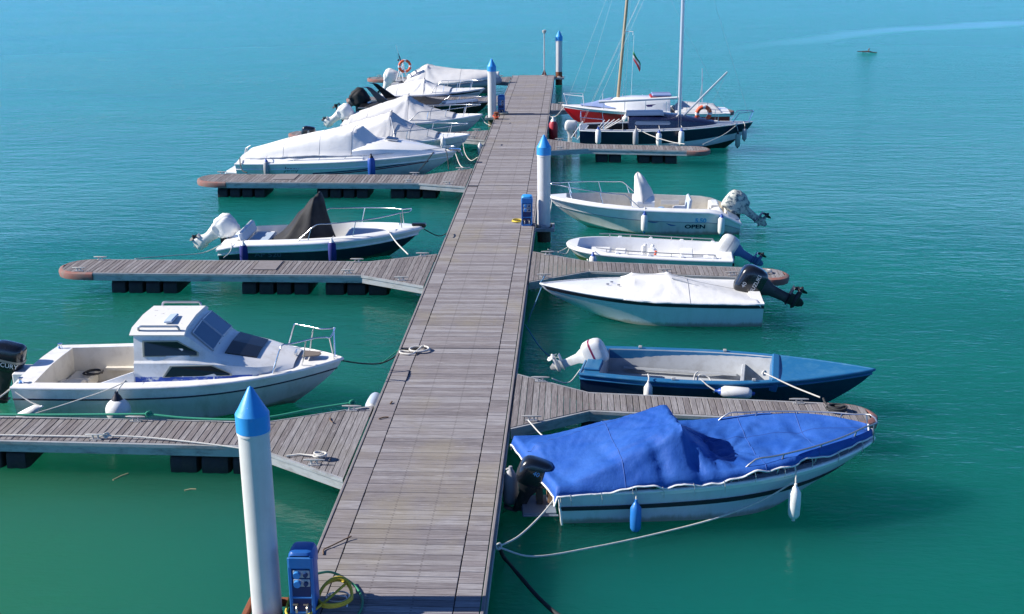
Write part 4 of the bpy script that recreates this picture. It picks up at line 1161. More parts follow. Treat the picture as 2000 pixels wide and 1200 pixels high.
# ================================================================= BLUE TARPAULIN BOAT (right, near)
def tarp_boat():
    t = boat('white boat under a big blue tarpaulin tented over its console', (-.22, 17.42), 5.5, 'boat')
    h = Hull(5.0, 1.95, .55, .92, rake=1.9, tr=.95, tm=.42, bp=2.3, bq=.80, fl=1.0, cy=.84, sp=1.8, ck=.10)
    M_h = hullmat('pale_blue_white_hull', (.64, .68, .72), .35, .5, (.45, .48, .46))
    h.shell(t, [mat('blue_bootline', (.02, .06, .22), .5), M_h], (h.ch * .93, 1.0))
    h.band('hull_stripe', t, M_rub, .66, .735, 0, .97, .022)
    h.band('bow_lip', t, M_gel, .93, 1.0, .30, .86, .03)
    h.rail(t, M_gel, .035, 1.0)
    h.deck(t, [M_gel, M_gel, M_grey], .30, 4.0, .16, .12, crown=.03)
    MB().box((-.01, -.86, .30), (.03, .05, .58), ry=-.1, bev=.01).build('transom_edge', M_gel, t)
    ZE = lambda x, v: lerp(.60, .88, sstep(.0, 1.8, x)) + .24 * sstep(2.2, 4.4, x) - .12 * (1 - v * v) * sstep(2.6, 3.4, x)
    HWf = lambda x: (h.hb(clamp(x / 5.0, 0.02, .995)) + .03) if x < 3.6 else max(.05, h.hb(clamp(x / 5.0, 0, .999)) - .01)
    tarp('tarpaulin', t, C_blue, -.06, 4.93, HWf, ZE,
         [[(1.74, .30, 1.44), (1.80, -.2, 1.45), (1.88, -.62, 1.43)], [(1.74, .30, 1.44), (.9, .30, 1.14), (.05, .30, .84)], [(2.42, .4, .78), (2.48, -.35, .72)], [(1.88, -.62, 1.43), (1.5, -.80, 1.13), (1.08, -.97, .82)], [(1.88, -.62, 1.43), (2.2, -.74, 1.06), (2.6, -.90, .88)]],
         sag=.5, nu=110, nv=55, peaks=[(1.88, -.5, .030, 26, 1.1), (1.74, .3, .022, 19, .9), (2.2, -.5, .04, 6, .6), (3.3, -.65, .04, 7, .5), (4.75, 0, .05, 4, .8), (3.1, .8, .035, 5, .6), (2.7, 0, .05, 5, .7), (-.1, -.8, .03, 5, .8)], skirt=.12, wav=.06, hem=M_whitetrim, floor=.70, seed=2.0, stern_skirt=.16, nz=.9, dents=[(1.50, -.86, .11, .26, .10), (2.00, -.80, .10, .22, .14), (2.30, -.80, .08, .18, .06), (.75, -.55, .10, .35, .035), (3.35, -.35, .14, .3, .05), (3.9, .15, .10, .35, .045)], seams=(.20, .62, .80), vseams=(.33,), seam_m=mat('tarp_seam_blue', (.012, .07, .30), .7), eyelets=11,
         taut=lambda x, y: lerp(.95, .04, sstep(-.06, .10, x - (1.80 if y > -.6 else lerp(1.90, 1.05, clamp((-y - .6) / .36))))), skew=lambda u, v: -.55 * (v + 1) / 2 * (1 - u) ** 4)
    pulpit(h, t, .50, .34, M_dsteel, .014, .02, (.1, .35, .6, .85, .98), flat=.16, bowx=.05, dz=.0)
    outboard(t, -.26, .36, 22, .80, M_motor, M_motorleg, y=-.30, letters=[('40', -.24, .32, .13, M_skyblue)])
    q = MB(); q.box((-.30, -.35, .10), (.5, .62, .04)); q.tube([(-.55, -.66, .08), (-.55, .0, .08), (-.05, .0, .08)], .016, 6); q.tube([(-.55, -.66, .08), (-.02, -.68, .08)], .016, 6)
    q.build('swim_platform', mat('wet_grey_platform', (.16, .2, .26), .5), t)
    MB().box((-.10, -.30, .27), (.12, .34, .16)).build('step_board', mat('teak_step', (.42, .23, .12), .6, 0, .6, (.2, .1, .06), 8), t)
    MB().tube(sagline((.02, -.86, .46), (1.6, -.99, .66), .03), .01, 6).build('side_line', M_ropeg, t)
    return t, h
tb, tbh = tarp_boat()
fender('bright blue fender hanging at the side of the blue tarpaulin boat', (.98, 16.45, .22), M_fbrt, 'cyl', .78, (.95, 16.62, .78), M_fbrt)
fender('white fender hanging near the bow of the blue tarpaulin boat', (3.36, 16.72, .36), M_fw, 'cyl', .85, (3.35, 16.95, .98), M_fw)

# ================================================================= BLUE OPEN BOAT
def blue_boat():
    t = boat('open blue work boat with grey inside and tilted white engine', (.30, 22.22), -9.5, 'boat', 'work_boat')
    h = Hull(5.35, 1.85, .62, .80, rake=1.4, tr=.86, tm=.38, bp=2.0, bq=1.0, fl=.5, cy=.80, sp=2.2)
    h.shell(t, [M_bluehull, M_bluehull, M_blueboat], (h.ch, .90, 1.0))
    h.rail(t, M_blueboat, .03, 1.0)
    h.rail(t, M_blueboat, .022, .90, name='lower_rubbing_strake')
    h.deck(t, [M_blueboat, M_grey, M_grey], .34, 3.55, .13, .20, crown=-.03, wb=.10)
    h.band('liner_top', t, M_blueboat, .97, .99, .07, .66, .01)
    q = MB()
    for sg in (-1, 1):
        b = MB(); rr = []
        for x in np.linspace(.36, 3.5, 14):
            tt = x / h.L; i = h.hb(tt) - lerp(.13, .10, (x - .34) / 3.2)
            rr.append([(x, sg * (i - .012), h.zs(tt) + .0), (x, sg * (i - .022), h.zs(tt) - .17), (x, sg * (i + .02), h.zs(tt) - .17), (x, sg * (i + .03), h.zs(tt))])
        b.loft(rr, True, True); b.build('inner_coaming', M_blueboat, t)
    # bulkhead beam, frames, bottom boards
    MB().box((3.56, 0, .62), (.14, 1.42, .26), ry=.18, bev=.02).build('bulkhead', M_blueboat, t)
    MB().box((2.98, 0, .30), (.07, 1.36, .42), bev=.01).build('frame_rib', M_grey, t)
    q = MB(); q.box((2.98, 0, .44), (.6, 1.0, .2)); 
    for k, y in enumerate((-.34, -.11, .12, .35)): MB().box((1.75, y, .225), (2.3, .215, .02), bev=.004).build('bottom_board', M_grey, t)
    MB().box((1.75, -.60, .30), (2.2, .12, .04), rx=.3).build('side_stringer', M_grey, t)
    MB().box((1.75, .60, .30), (2.2, .12, .04), rx=-.3).build('side_stringer', M_grey, t)
    MB().box((.19, 0, .66), (.30, 1.2, .05), bev=.015).build('stern_deck_plate', M_blueboat, t)
    for x, sg in ((.95, 1), (2.6, 1), (3.2, -1), (1.75, -1)): MB().box((x, sg * (h.hb(x / h.L) - .06), h.zs(x / h.L) + .05), (.07, .05, .05), bev=.01).build('rowlock_block', M_galv, t)
    outboard(t, .04, .52, 64, .78, M_wmotor, M_wmotor, M_wmotor, stripe=M_maroon, y=.05)
    return t, h
blue_boat()
fender('slim white fender hanging at the stern of the blue open boat', (1.42, 20.98, .40), M_fw, 'cyl', .75, (1.42, 21.16, .74), M_fw)
fender('white fender with blue ends lying sideways against the blue open boat', (2.98, 20.76, .55), M_fw, 'cyl', 1.0, (2.36, 21.0, .72), M_fb, (0, R(-88), R(-5)))

# ================================================================= COVERED BOAT WITH BLACK ENGINE
def covered_boat():
    t = boat('white boat under a white canvas cover with big black engine lettered SUZUKI', (4.28, 27.05), 180.5, 'boat')
    h = Hull(5.0, 1.95, .55, .74, rake=2.0, tr=.94, tm=.42, bp=1.95, bq=.98, fl=.7, cy=.84, sp=1.6, ck=.18)
    M_h = hullmat('cool_white_hull', (.66, .70, .74), .28, .4, (.48, .5, .48), .4)
    h.shell(t, [M_navy, M_h], (h.ch * .95, 1.0))
    h.band('gunwale_band', t, M_rub, .90, .985, 0, .985, .014)
    h.rail(t, M_gel, .022, 1.0, dz=.02)
    h.deck(t, [M_gel, M_gel, M_grey], .25, 2.9, .14, .10, crown=.09)
    HWf = lambda x: h.hb(x / h.L) - .015
    ZE = lambda x, v: h.zs(x / h.L) + .05 + (.16 * (1 - v * v) if x > 3.05 else 0)
    tarp('canvas_cover', t, C_white, .12, 3.12, HWf, ZE, [[(2.05, -.42, .93), (2.05, 0, 1.02), (2.05, .30, .95)], [(2.86, -.38, .92), (2.92, 0, .97), (2.86, .38, .92)], [(2.05, 0, 1.0), (2.9, 0, .97)], [(2.05, .2, .98), (.5, .62, .66)]],
         sag=.25, nu=64, nv=37, peaks=[(2.05, 0, .022, 5, .8), (2.05, .3, .018, 6, .5)], skirt=.05, wav=.02, seed=5.0, nz=.6, taut=.4, seams=(.5,), vseams=(0.0,), stern_skirt=.05)
    MB().tube(smoothpts([(2.0, .28, .98), (1.3, .44, .80), (.62, .70, .66)], 6), .018, 6).build('cover_strap', M_grey, t, True)
    for x, y in ((3.35, -.1), (3.45, .08), (3.2, .15)): MB().box((x, y, h.zs(.65) + .135), (.07, .03, .03), bev=.006).build('deck_fitting', M_dsteel, t)
    outboard(t, .02, .48, 64, 1.1, letters=[('SUZUKI', -.26, .20, .115, M_whitetrim), ('40', -.14, .41, .12, M_whitetrim)], lside=1, stripe=None)
    return t, h
covered_boat()

# ================================================================= WHITE DINGHY
def dinghy():
    t = boat('small open white dinghy with blunt bow and grey tilted engine', (4.18, 31.2), 175.5, 'boat', 'dinghy')
    h = Hull(4.3, 2.0, .44, .58, rake=.7, tr=.93, tm=.5, bp=3.0, bq=.50, fl=.5, cy=.80, sp=1.6, dr=.2)
    h.shell(t, [M_greenb, M_greenb, M_gel], (h.ch, h.ch + .26, 1.0))
    h.rail(t, M_gel, .045, .97)
    h.deck(t, [M_gel, M_gel, M_gel], .30, 4.02, .17, .16, crown=.02, coam=.02, wb=.15)
    MB().box((3.45, 0, .28), (.62, .95, .20), bev=.05).build('bow_locker', M_gel, t)
    MB().box((2.9, 0, .25), (.30, 1.2, .14), bev=.03).build('forward_seat', M_gel, t)
    MB().box((2.05, .18, .36), (.22, .34, .34), bev=.06).build('steering_console', M_gel, t)
    for x, y in ((2.25, -.35), (2.05, -.32), (2.3, -.15)): MB().lathe([(.05, 0), (.05, .30), (.03, .33)], (x, y, .18), n=12).build('rolled_bag', M_fw, t, True)
    MB().box((1.15, 0, .27), (.34, 1.25, .18), bev=.03).build('middle_seat', M_gel, t)
    MB().box((.52, .35, .34), (.30, .30, .22), bev=.05).build('fuel_box', M_whitetrim, t)
    MB().box((1.55, -.1, .172), (.5, .05, .02)).build('floor_strap', M_twig, t)
    for sg in (1, -1):
        b = MB(); P = []
        for x in np.linspace(.45, 3.5, 12): P.append((x, sg * (h.hb(x / h.L) - .10), h.zs(x / h.L) + .12))
        b.tube(P, .014, 6)
        for k in range(0, 12, 2): b.tube([P[k], (P[k][0], P[k][1], P[k][2] - .11)], .012, 6)
        b.build('grab_rail', M_dsteel, t, True)
        for k in range(0, 12, 3): MB().box((P[k][0], P[k][1], P[k][2] - .075), (.10, .07, .05), bev=.012).build('rail_foot', M_gel, t)
    MB().tube([(1.95, .70, .60), (1.97, .74, .50), (1.94, .72, .40)], .035, 8).build('life_strap', M_orange, t, True)
    outboard(t, -.02, .32, 60, .86, M_wmotor, M_bluegrey, lside=1, stripe=M_greymotor)
    return t, h
dinghy()

# ================================================================= OPEN 5.50
def open_boat():
    t = boat('open white boat with centre console under a white cover, lettered 5.50 OPEN', (4.88, 35.72), 180.3, 'boat')
    h = Hull(5.6, 2.2, .70, .97, rake=1.7, tr=.93, tm=.45, bp=2.3, bq=.92, fl=.9, cy=.82, sp=1.7, sd=.34)
    M_h = hullmat('ivory_hull', (.72, .71, .66), .33, .5, (.50, .47, .38), .3)
    h.shell(t, [M_h, M_gel], (.70, 1.0))
    h.rail(t, mat('grey_moulding', (.36, .38, .40), .5), .014, .70, name='knuckle_line')
    h.rail(t, M_gel, .05, .975, name='gunwale_moulding')
    h.deck(t, [M_gel, M_cream, M_cream], .34, 5.05, .20, .16, crown=.03, coam=.03, fwd_floor=.42, wb=.14)
    MB().loft([[(x, y * k, z) for y, z in ((-.36, .18), (.36, .18), (.34, .85), (.24, .98), (-.24, .98), (-.34, .85))] for x, k in ((2.45, 1.0), (2.95, .92), (3.08, .80))], True, True).build('console', M_gel, t)
    # draped cover over the windscreen
    rr = []
    for z, w, d, xo in ((.80, .30, .26, 2.75), (1.0, .33, .27, 2.75), (1.2, .31, .24, 2.78), (1.4, .27, .18, 2.84), (1.55, .22, .13, 2.90), (1.63, .14, .08, 2.93), (1.66, .05, .03, 2.94)):
        rr.append([(xo + d * math.cos(a) * (1 + .12 * math.sin(5 * a + z * 6)), w * math.sin(a) * (1 + .10 * math.sin(4 * a + z * 3)), z + .02 * math.sin(3 * a)) for a in [2 * PI * k / 26 for k in range(26)]])
    MB().loft(rr, True, True).build('console_cover', C_grey, t, True, 70)
    MB().box((1.62, 0, .42), (.46, .9, .34), bev=.05).build('helm_seat', M_gel, t)
    MB().box((1.42, 0, .74), (.10, .86, .42), ry=-.12, bev=.04).build('seat_back', mat('pale_blue_cushion', (.42, .50, .60), .6), t)
    MB().box((2.25, .42, .55), (.30, .30, .34), bev=.08).build('folded_cushion', mat('sky_blue_cushion', (.15, .32, .55), .7), t)
    MB().box((.62, -.45, .52), (.28, .62, .36), bev=.05).build('stern_seat', M_gel, t)
    MB().box((.62, .5, .52), (.30, .5, .36), ry=.15, bev=.06).build('stern_seat', M_gel, t)
    MB().box((1.9, -.86, .58), (.55, .03, .14)).build('side_pocket', M_gel, t)
    pulpit(h, t, .52, .36, M_steel, .014, .10, (.12, .45, .8), flat=.12, dz=.02)
    outboard(t, -.02, .44, 52, .98, cover=C_camo, lm=M_whitetrim, lside=1)
    for x, y in ((.10, .85), (.2, -.9)): MB().tube([(x - .1, y, h.zs(0) + .09), (x + .1, y, h.zs(0) + .09)], .015, 6).box((x, y, h.zs(0) + .05), (.05, .04, .06)).build('stern_cleat', M_steel, t, True)
    hulltext(h, t, '5.50', 1.15, .44, .19, M_skyblue, 1, .009)
    hulltext(h, t, 'OPEN', 1.30, .25, .16, M_navy, 1, .006, xs=1.45)
    for (x0, z0, x1, z1) in ((2.75, .44, 2.35, .40), (2.15, .36, 1.85, .30)):
        b = MB(); rr = []
        for k in range(9):
            f = k / 8; x, z = lerp(x0, x1, f), lerp(z0, z1, f) - .03 * math.sin(PI * f); y = h.side_at(x, z); w_ = .018 * math.sin(PI * f) + .003
            rr.append([(x, y + .006, z - w_), (x, y + .006, z + w_), (x, y - .01, z)])
        b.loft(rr, True, True); b.build('hull_flash', M_bluegrey, t)
    return t, h
open_boat()
fender('white fender with blue cap hanging amidships on the boat lettered OPEN', (2.10, 34.56, .42), M_fw, 'cyl', .9, (2.10, 34.72, .85), M_fb)
fender('white fender with blue cap hanging near the stern of the boat lettered OPEN', (4.32, 34.60, .34), M_fw, 'cyl', .9, (4.32, 34.76, .62), M_fb)
fender('white fender hanging at the bow of the small white dinghy', (.55, 30.36, .30), M_fw, 'cyl', .9, (.62, 30.75, .55), M_fb)

# ================================================================= NAVY HULLED BOAT AP 520
def ap_boat():
    t = boat('white and navy open boat lettered AP 520 with black draped console cover', (-9.52, 32.22), 1.0, 'boat')
    h = Hull(5.45, 2.15, .58, .84, rake=1.4, tr=.93, tm=.45, bp=2.3, bq=.92, fl=.9, cy=.84, sp=1.8, sd=.14)
    h.shell(t, [M_navyhull, M_gel], (.74, 1.0))
    h.rail(t, M_gel, .03, .74, name='hull_step')
    h.rail(t, M_gel, .055, .95, name='gunwale_moulding')
    h.deck(t, [M_gel, M_gel, M_gel], .45, 4.75, .20, .14, crown=.03, coam=.04, fwd_floor=.40)
    rr = []
    for k, (z, w, x0, x1) in enumerate(((.42, .66, 1.22, 3.0), (.50, .64, 1.34, 2.98), (.70, .54, 1.62, 2.93), (.95, .48, 1.86, 2.88), (1.20, .44, 2.05, 2.83), (1.42, .40, 2.20, 2.78), (1.56, .36, 2.30, 2.74), (1.66, .30, 2.38, 2.70), (1.70, .22, 2.44, 2.66))):
        cxm, d = (x0 + x1) / 2, (x1 - x0) / 2
        rr.append([(cxm + d * math.cos(a) * (1 + .07 * math.sin(6 * a + z * 2.2)), w * math.sin(a) * (1 + .10 * math.sin(5 * a + z * 2)), z + .012 * math.sin(7 * a) + (.10 * math.cos(a) if k > 4 else 0)) for a in [2 * PI * j / 40 for j in range(40)]])
    MB().loft(rr, True, True).build('console_cover', C_black, t, True, 70)
    MB().box((.95, .1, .34), (.62, 1.3, .36), bev=.05).build('rear_bench', M_gel, t)
    MB().box((.60, 0, .68), (.12, 1.5, .34), ry=-.3, bev=.05).build('bench_back', M_gel, t)
    MB().box((1.02, -.1, .535), (.5, 1.1, .04), bev=.015).build('bench_cushion', mat('pale_blue_cushion', (.42, .50, .60), .6), t)
    MB().loft([[(x, y, z) for y, z in ((-w_ * .7, .36), (w_ * .7, .36), (w_, .64), (-w_, .64))] for x, w_ in ((3.35, .62), (4.1, .48), (4.5, .24))], True, True).build('bow_seat', M_gel, t)
    MB().loft([[(x, y, z) for y, z in ((-w_, .645), (w_, .645), (w_, .67), (-w_, .67))] for x, w_ in ((3.4, .56), (4.1, .43), (4.45, .2))], True, True).build('bow_cushion', mat('pale_blue_cushion', (.42, .50, .60), .6), t)
    pulpit(h, t, .40, .42, M_steel, .015, .10, (.12, .5, .9), flat=.2, dz=.03, bowx=-.25)
    outboard(t, -.06, .52, 56, .92, cover=C_white, lm=M_wmotor)
    hulltext(h, t, 'AP 520', 1.35, .27, .2, mat('grey_lettering', (.10, .12, .19), .4), -1, .002, xs=1.25)
    MB().box((5.32, 0, .88), (.34, .14, .08), bev=.02).lathe([(.06, -.08), (.06, .08)], (5.48, 0, .86), 'y', 12).build('anchor_roller', M_black, t)
    return t, h
ap_boat()
fender('navy sock fender hanging at the stern quarter of the AP 520 boat', (-8.72, 30.98, .36), M_fnavy, 'cyl', 1.0, (-8.70, 31.13, .72), M_fw)
fender('navy sock fender hanging forward on the AP 520 boat', (-6.35, 31.02, .44), M_fnavy, 'cyl', 1.0, (-6.33, 31.2, .82), M_fw)

# ================================================================= LONG CRUISER
def cruiser():
    t = boat('long white cruiser lettered Jenny with canvas over its cockpit and a small deck hatch', (-11.95, 43.55), -2.0, 'motor cruiser', 'motor_cruiser')
    h = Hull(7.8, 2.6, .64, .96, rake=2.0, tr=.92, tm=.42, bp=2.0, bq=.95, fl=.8, cy=.84, sp=1.4)
    h.shell(t, [M_hullw], (1.0,))
    h.rail(t, M_gel, .03, .80, name='hull_knuckle', transom=False)
    h.rail(t, M_gel, .04, 1.0)
    h.deck(t, [M_gel, M_gel, M_cream], .5, 4.6, .34, .45, crown=.16, coam=.24)
    # raised foredeck
    rr = []
    for x, w_, z0, z1 in ((4.2, 1.08, .78, 1.30), (4.6, 1.06, .80, 1.38), (5.2, .98, .84, 1.38), (5.8, .84, .87, 1.31), (6.4, .63, .90, 1.21), (6.9, .42, .93, 1.12), (7.4, .17, .95, 1.02)):
        P = [(w_, z0), (w_ * .94, lerp(z0, z1, .6)), (w_ * .7, lerp(z0, z1, .92)), (0, z1)]
        rr.append([(x, y, z) for y, z in P] + [(x, -y, z) for y, z in P[::-1][1:]])
    MB().loft([r[::-1] for r in rr], close=False).build('coachroof', M_gel, t, True, 40)
    MB().poly([(5.25, -.28, 1.405), (5.70, -.24, 1.345), (5.70, .22, 1.35), (5.25, .26, 1.41)], .03, (.1, 0, 1)).build('hatch_rim', M_whitetrim, t)
    MB().poly([(5.29, -.24, 1.43), (5.66, -.20, 1.378), (5.66, .18, 1.38), (5.29, .22, 1.435)], .02, (.1, 0, 1)).build('deck_hatch', M_smoke, t)
    HWf = lambda x: max(.2, min(h.hb(clamp(x / h.L, .02, 1)) - .24, lerp(1.10, .92, sstep(3.4, 4.9, x))))
    ZE = lambda x, v: lerp(.86, 1.0, sstep(.3, 3, x)) + (.30 * (1 - v * v) * sstep(4.2, 5.0, x)) + .18 * (1 - v * v) * (1 - sstep(.1, .8, x))
    tarp('canvas_cover', t, C_white, .28, 5.0, HWf, ZE, [[(.45, y, .98), (.9, y, 1.08 + k), (1.7, y, 1.30 + k), (2.6, y, 1.50 + k), (3.5, y, 1.66 + k), (4.2, y, 1.74 + k)] for y, k in ((-.72, 0), (-.36, .07), (0, .10), (.36, .07), (.72, 0))] + [[(4.25, -.5, 1.76), (4.42, 0, 1.86), (4.25, .5, 1.76)]],
         sag=.1, nu=80, nv=37, peaks=[(4.35, 0, .015, 7, .6)], skirt=.06, wav=.02, seed=8.0, taut=.85, nz=.6, seams=(.30, .58, .82))
    MB().box((-.22, 0, .28), (.5, 2.0, .16), bev=.06).build('swim_platform', M_gel, t)
    q = MB(); q.tube([(-.2, .6, .36), (-.05, .62, .95), (.06, .62, 1.0)], .02, 6); q.tube([(-.2, .35, .36), (-.05, .37, .95), (.06, .37, 1.0)], .02, 6)
    for k in range(4): q.tube([(-.17 + .04 * k, .6, .45 + .14 * k), (-.17 + .04 * k, .36, .45 + .14 * k)], .018, 6)
    q.build('stern_ladder', M_dsteel, t, True)
    pulpit(h, t, .20, .14, M_steel, .012, .12, (.1, .25, .4, .55, .7, .85), flat=.1, dz=.03, name='side_rail')
    for sg in (-1,):
        h.band('hull_stripe', t, mat('stripe_navy', (.03, .04, .12), .4), lambda u: lerp(.52, .80, u), lambda u: lerp(.565, .84, u), .36, .90, .006, (1, -1))
        h.band('hull_pinstripe', t, M_maroon, lambda u: lerp(.47, .745, u), lambda u: lerp(.50, .785, u), .42, .90, .006, (1, -1))
    hulltext(h, t, 'Jenny', 2.05, .48, .24, M_navy, -1, .002, slant=.3)
    for x in (1.2, 1.7): pass
    MB().box((7.72, 0, 1.02), (.42, .22, .07), bev=.02).lathe([(.05, -.1), (.05, .1)], (7.9, 0, 1.0), 'y', 10).build('anchor_roller', M_steel, t)
    MB().tube([(7.7, 0, .98), (7.95, 0, .90), (8.0, .02, .78)], .03, 6).build('anchor', M_dsteel, t)
    return t, h
cruiser()
fender('dark blue ball fender under a black disc at the side of the cruiser', (-7.05, 42.02, .62), M_fb, 'cyl', 1.25, (-7.0, 42.2, 1.0), M_fblack)
fender('grey blue fender near the stern of the cruiser', (-10.85, 42.28, .50), M_fgrey, 'cyl', 1.0, (-10.85, 42.45, .95), M_fb)

# ================================================================= TENTED BOATS
def tent_boat(label, loc, head, L, B, px, pz, cov, outb=None, hull=None, fs=.62, fb=.88, cover_from=.05, cover_to=.80, rail=True, seed=1.0, ridge=.5, sagz=.1, mx=None):
    t = boat(label, loc, head)
    h = Hull(L, B, fs, fb, rake=1.4, tr=.93, tm=.42, bp=2.2, bq=.94, fl=.8, cy=.84, sp=1.7)
    h.shell(t, [hull or M_hullw], (1.0,))
    h.rail(t, M_gel, .04, 1.0)
    h.rail(t, mat('grey_moulding', (.36, .38, .40), .5), .014, .74, name='knuckle_line')
    h.deck(t, [M_gel, M_cream, M_cream], .35, L * .6, .2, .15, crown=.10)
    xa, xb = L * cover_from, L * cover_to
    HWf = lambda x: h.hb(clamp(x / L, .02, .99)) - .01
    ZE = lambda x, v: h.zs(x / L) + .05 + .10 * (1 - v * v) * sstep(xb - .5, xb, x) + .25 * (1 - v ** 4) * (1 - sstep(xa, xa + .25, x))
    w_ = ridge * B / 2
    tarp('canvas_cover', t, cov, xa, xb, HWf, ZE, [[(px, -w_, pz - .10), (px, 0, pz), (px, w_, pz - .10)], [(xa + .15, 0, fs + .40), (px, 0, pz)]], sag=sagz, nu=80, nv=37,
         peaks=[(px, -w_, .04, 8, .9), (px, 0, .03, 6, .9), (px, w_, .03, 7, .9)], skirt=.14, wav=.02, seed=seed, taut=.55, seams=(.18, (px - xa) / (xb - xa) + .015, .78), vseams=(0.0,))
    MB().lathe([(.03, -.02), (.05, .0), (.03, .03)], (px, 0, pz + .01), n=8).build('tent_pole_tip', M_dsteel, t, True)
    if rail: pulpit(h, t, .48, .42, M_steel, .016, .08, (.08, .3, .55, .8), flat=.15, dz=.02)
    if outb: outboard(t, -.06, fs + .1, **outb)
    return t, h
t4, h4 = tent_boat('tented white boat with zip seam and bow rail, next past the long cruiser', (-10.1, 47.0), -1.0, 6.1, 2.35, 3.1, 1.86, C_grey, dict(tilt=10, s=.8, letters=[('8', -.2, .3, .2, M_whitetrim)]), seed=3.0, ridge=.42, fs=.70, fb=.95)
MB().tube(smoothpts([(3.15, -.55, 1.72), (3.3, -.85, 1.2), (3.36, -1.12, .84)], 4), .018, 6).build('cover_zip', M_dsteel, t4, True)
t5, h5 = tent_boat('grey tented boat with long bow rail and white wrapped engine tilted out', (-9.85, 52.45), -.5, 5.95, 2.3, 2.8, 1.80, C_grey, dict(tilt=58, s=.95, cover=C_white, lm=M_wmotor), seed=4.0, ridge=.30, fs=.62, fb=.92)
t7, h7 = tent_boat('low white tented boat behind the black boat, navy line along its hull', (-9.7, 62.3), -1.0, 5.2, 2.1, 2.15, 1.30, C_white, None, seed=6.0, ridge=.30, fs=.55, fb=.80, cover_to=.68)
h7.band('hull_stripe', t7, M_navy, .86, .93, 0, .97, .012)
fender('slim white fender at the bow of the tented boat next past the cruiser', (-4.95, 46.15, .70), M_fw, 'cyl', .9, (-4.95, 46.4, 1.1), M_fw)

# ================================================================= BLACK BOAT
def black_boat():
    t = boat('black speedboat under black covers with two swept arch fins and black engine', (-9.95, 57.6), -2.5, 'speedboat', 'speedboat')
    h = Hull(6.0, 2.2, .62, .80, rake=1.4, tr=.93, tm=.42, bp=2.0, bq=.95, fl=.7, cy=.84, sp=1.6)
    h.shell(t, [M_black], (1.0,)); h.rail(t, M_dsteel, .025, 1.0)
    h.deck(t, [M_black, M_black, M_grey], .35, 3.6, .2, .2, crown=.08)
    HWf = lambda x: h.hb(clamp(x / 6.0, .02, .99)) - .02
    tarp('canvas_cover', t, C_black, .3, 4.0, HWf, lambda x, v: h.zs(x / 6) + .05, [[(1.2, 0, .95), (3.0, 0, 1.05)]], sag=.1, nu=50, nv=25, peaks=[(3.0, 0, .03, 6, .8)], skirt=.08, seed=9.0)
    for y in (-.82, .82):
        MB().loft([[(x - d, y * k, z), (x + d, y * k, z), (x + d, y * k + .09, z), (x - d, y * k + .09, z)] for x, d, z, k in ((1.35, .34, .72, 1.0), (1.05, .24, 1.0, .98), (.70, .15, 1.32, .94), (.48, .11, 1.52, .90), (.30, .13, 1.56, .88))], True, True).build('arch_fin', M_black, t)
    outboard(t, -.22, .58, 56, 1.2, cover=C_black, lm=M_motorleg)
    MB().loft([[(x, y, z) for y, z in ((-w_, h.zs(x / 6) + .06), (0, h.zs(x / 6) + .16), (w_, h.zs(x / 6) + .06))] for x, w_ in ((4.05, .62), (4.8, .42), (5.5, .16))], True, True).build('bow_cushion', mat('slate_blue_pad', (.10, .15, .26), .6), t)
    pulpit(h, t, .62, .22, M_steel, .014, .06, (.1, .4, .75), flat=.12, dz=.02)
    return t
black_boat()

# ================================================================= INFLATABLE WITH LIFEBUOY
def rib():
    t = boat('inflatable boat under a large pale tent with roll bar at the stern', (-9.75, 66.7), 0.0, 'inflatable', 'inflatable_boat')
    h = Hull(5.7, 2.3, .55, .80, rake=.6, tr=.88, tm=.5, bp=2.6, bq=.8, cy=.7)
    h.shell(t, [M_grey], (1.0,))
    h.rail(t, mat('grey_rubber_tube', (.30, .31, .34), .6), .24, .86, name='buoyancy_tube', transom=False)
    h.deck(t, [M_grey, M_grey, M_grey], .3, 5.0, .2, .3, crown=.05)
    HWf = lambda x: h.hb(clamp(x / 5.7, .03, .985)) + .10
    ZE = lambda x, v: lerp(.72, .92, sstep(2.5, 5.4, x)) + .25 * (1 - v * v) * sstep(4.6, 5.7, x)
    tarp('canvas_cover', t, C_grey, .7, 5.75, HWf, ZE, [[(1.85, -.45, 1.48), (1.85, 0, 1.58), (1.85, .45, 1.48)], [(5.3, -.3, 1.20), (5.3, .3, 1.20)], [(1.85, 0, 1.58), (3.4, 0, 1.22), (5.3, 0, 1.24)], [(.8, 0, 1.0), (1.85, 0, 1.58)]], sag=.2, nu=70, nv=33, peaks=[(1.85, -.4, .04, 8, 1.0), (1.85, 0, .03, 6, 1.0)], skirt=.10, seed=11.0, taut=.5, seams=(.22, .6), vseams=(0.0,))
    q = MB()
    for y in (-.6, .6): q.tube([(.62, y, .7), (.52, y * .95, 1.2), (.42, y * .85, 1.70)], .035, 8); q.tube([(.20, y, .7), (.42, y * .9, 1.45)], .028, 8)
    q.tube([(.42, -.51, 1.70), (.42, .51, 1.70)], .035, 8); q.tube([(.50, -.56, 1.3), (.50, .56, 1.3)], .025, 8)
    q.build('roll_bar', M_whitetrim, t, True)
    q = MB(); q.tube([(.42, -.1, 1.7), (.30, -.1, 2.15)], .018, 6); q.tube([(.42, -.1, 1.72), (.35, -.1, 2.02)], .035, 6); q.lathe([(.05, 0), (.06, .05), (.03, .1)], (.25, .2, 1.72), n=10)
    q.build('antenna', M_black, t, True)
    MB().tube([(.30, -.1, 2.15), (.18, -.1, 2.6)], .008, 5).build('aerial', M_whitetrim, t)
    outboard(t, -.02, .58, 24, 1.1, cover=C_white, lm=M_wmotor)
    return t
rib()
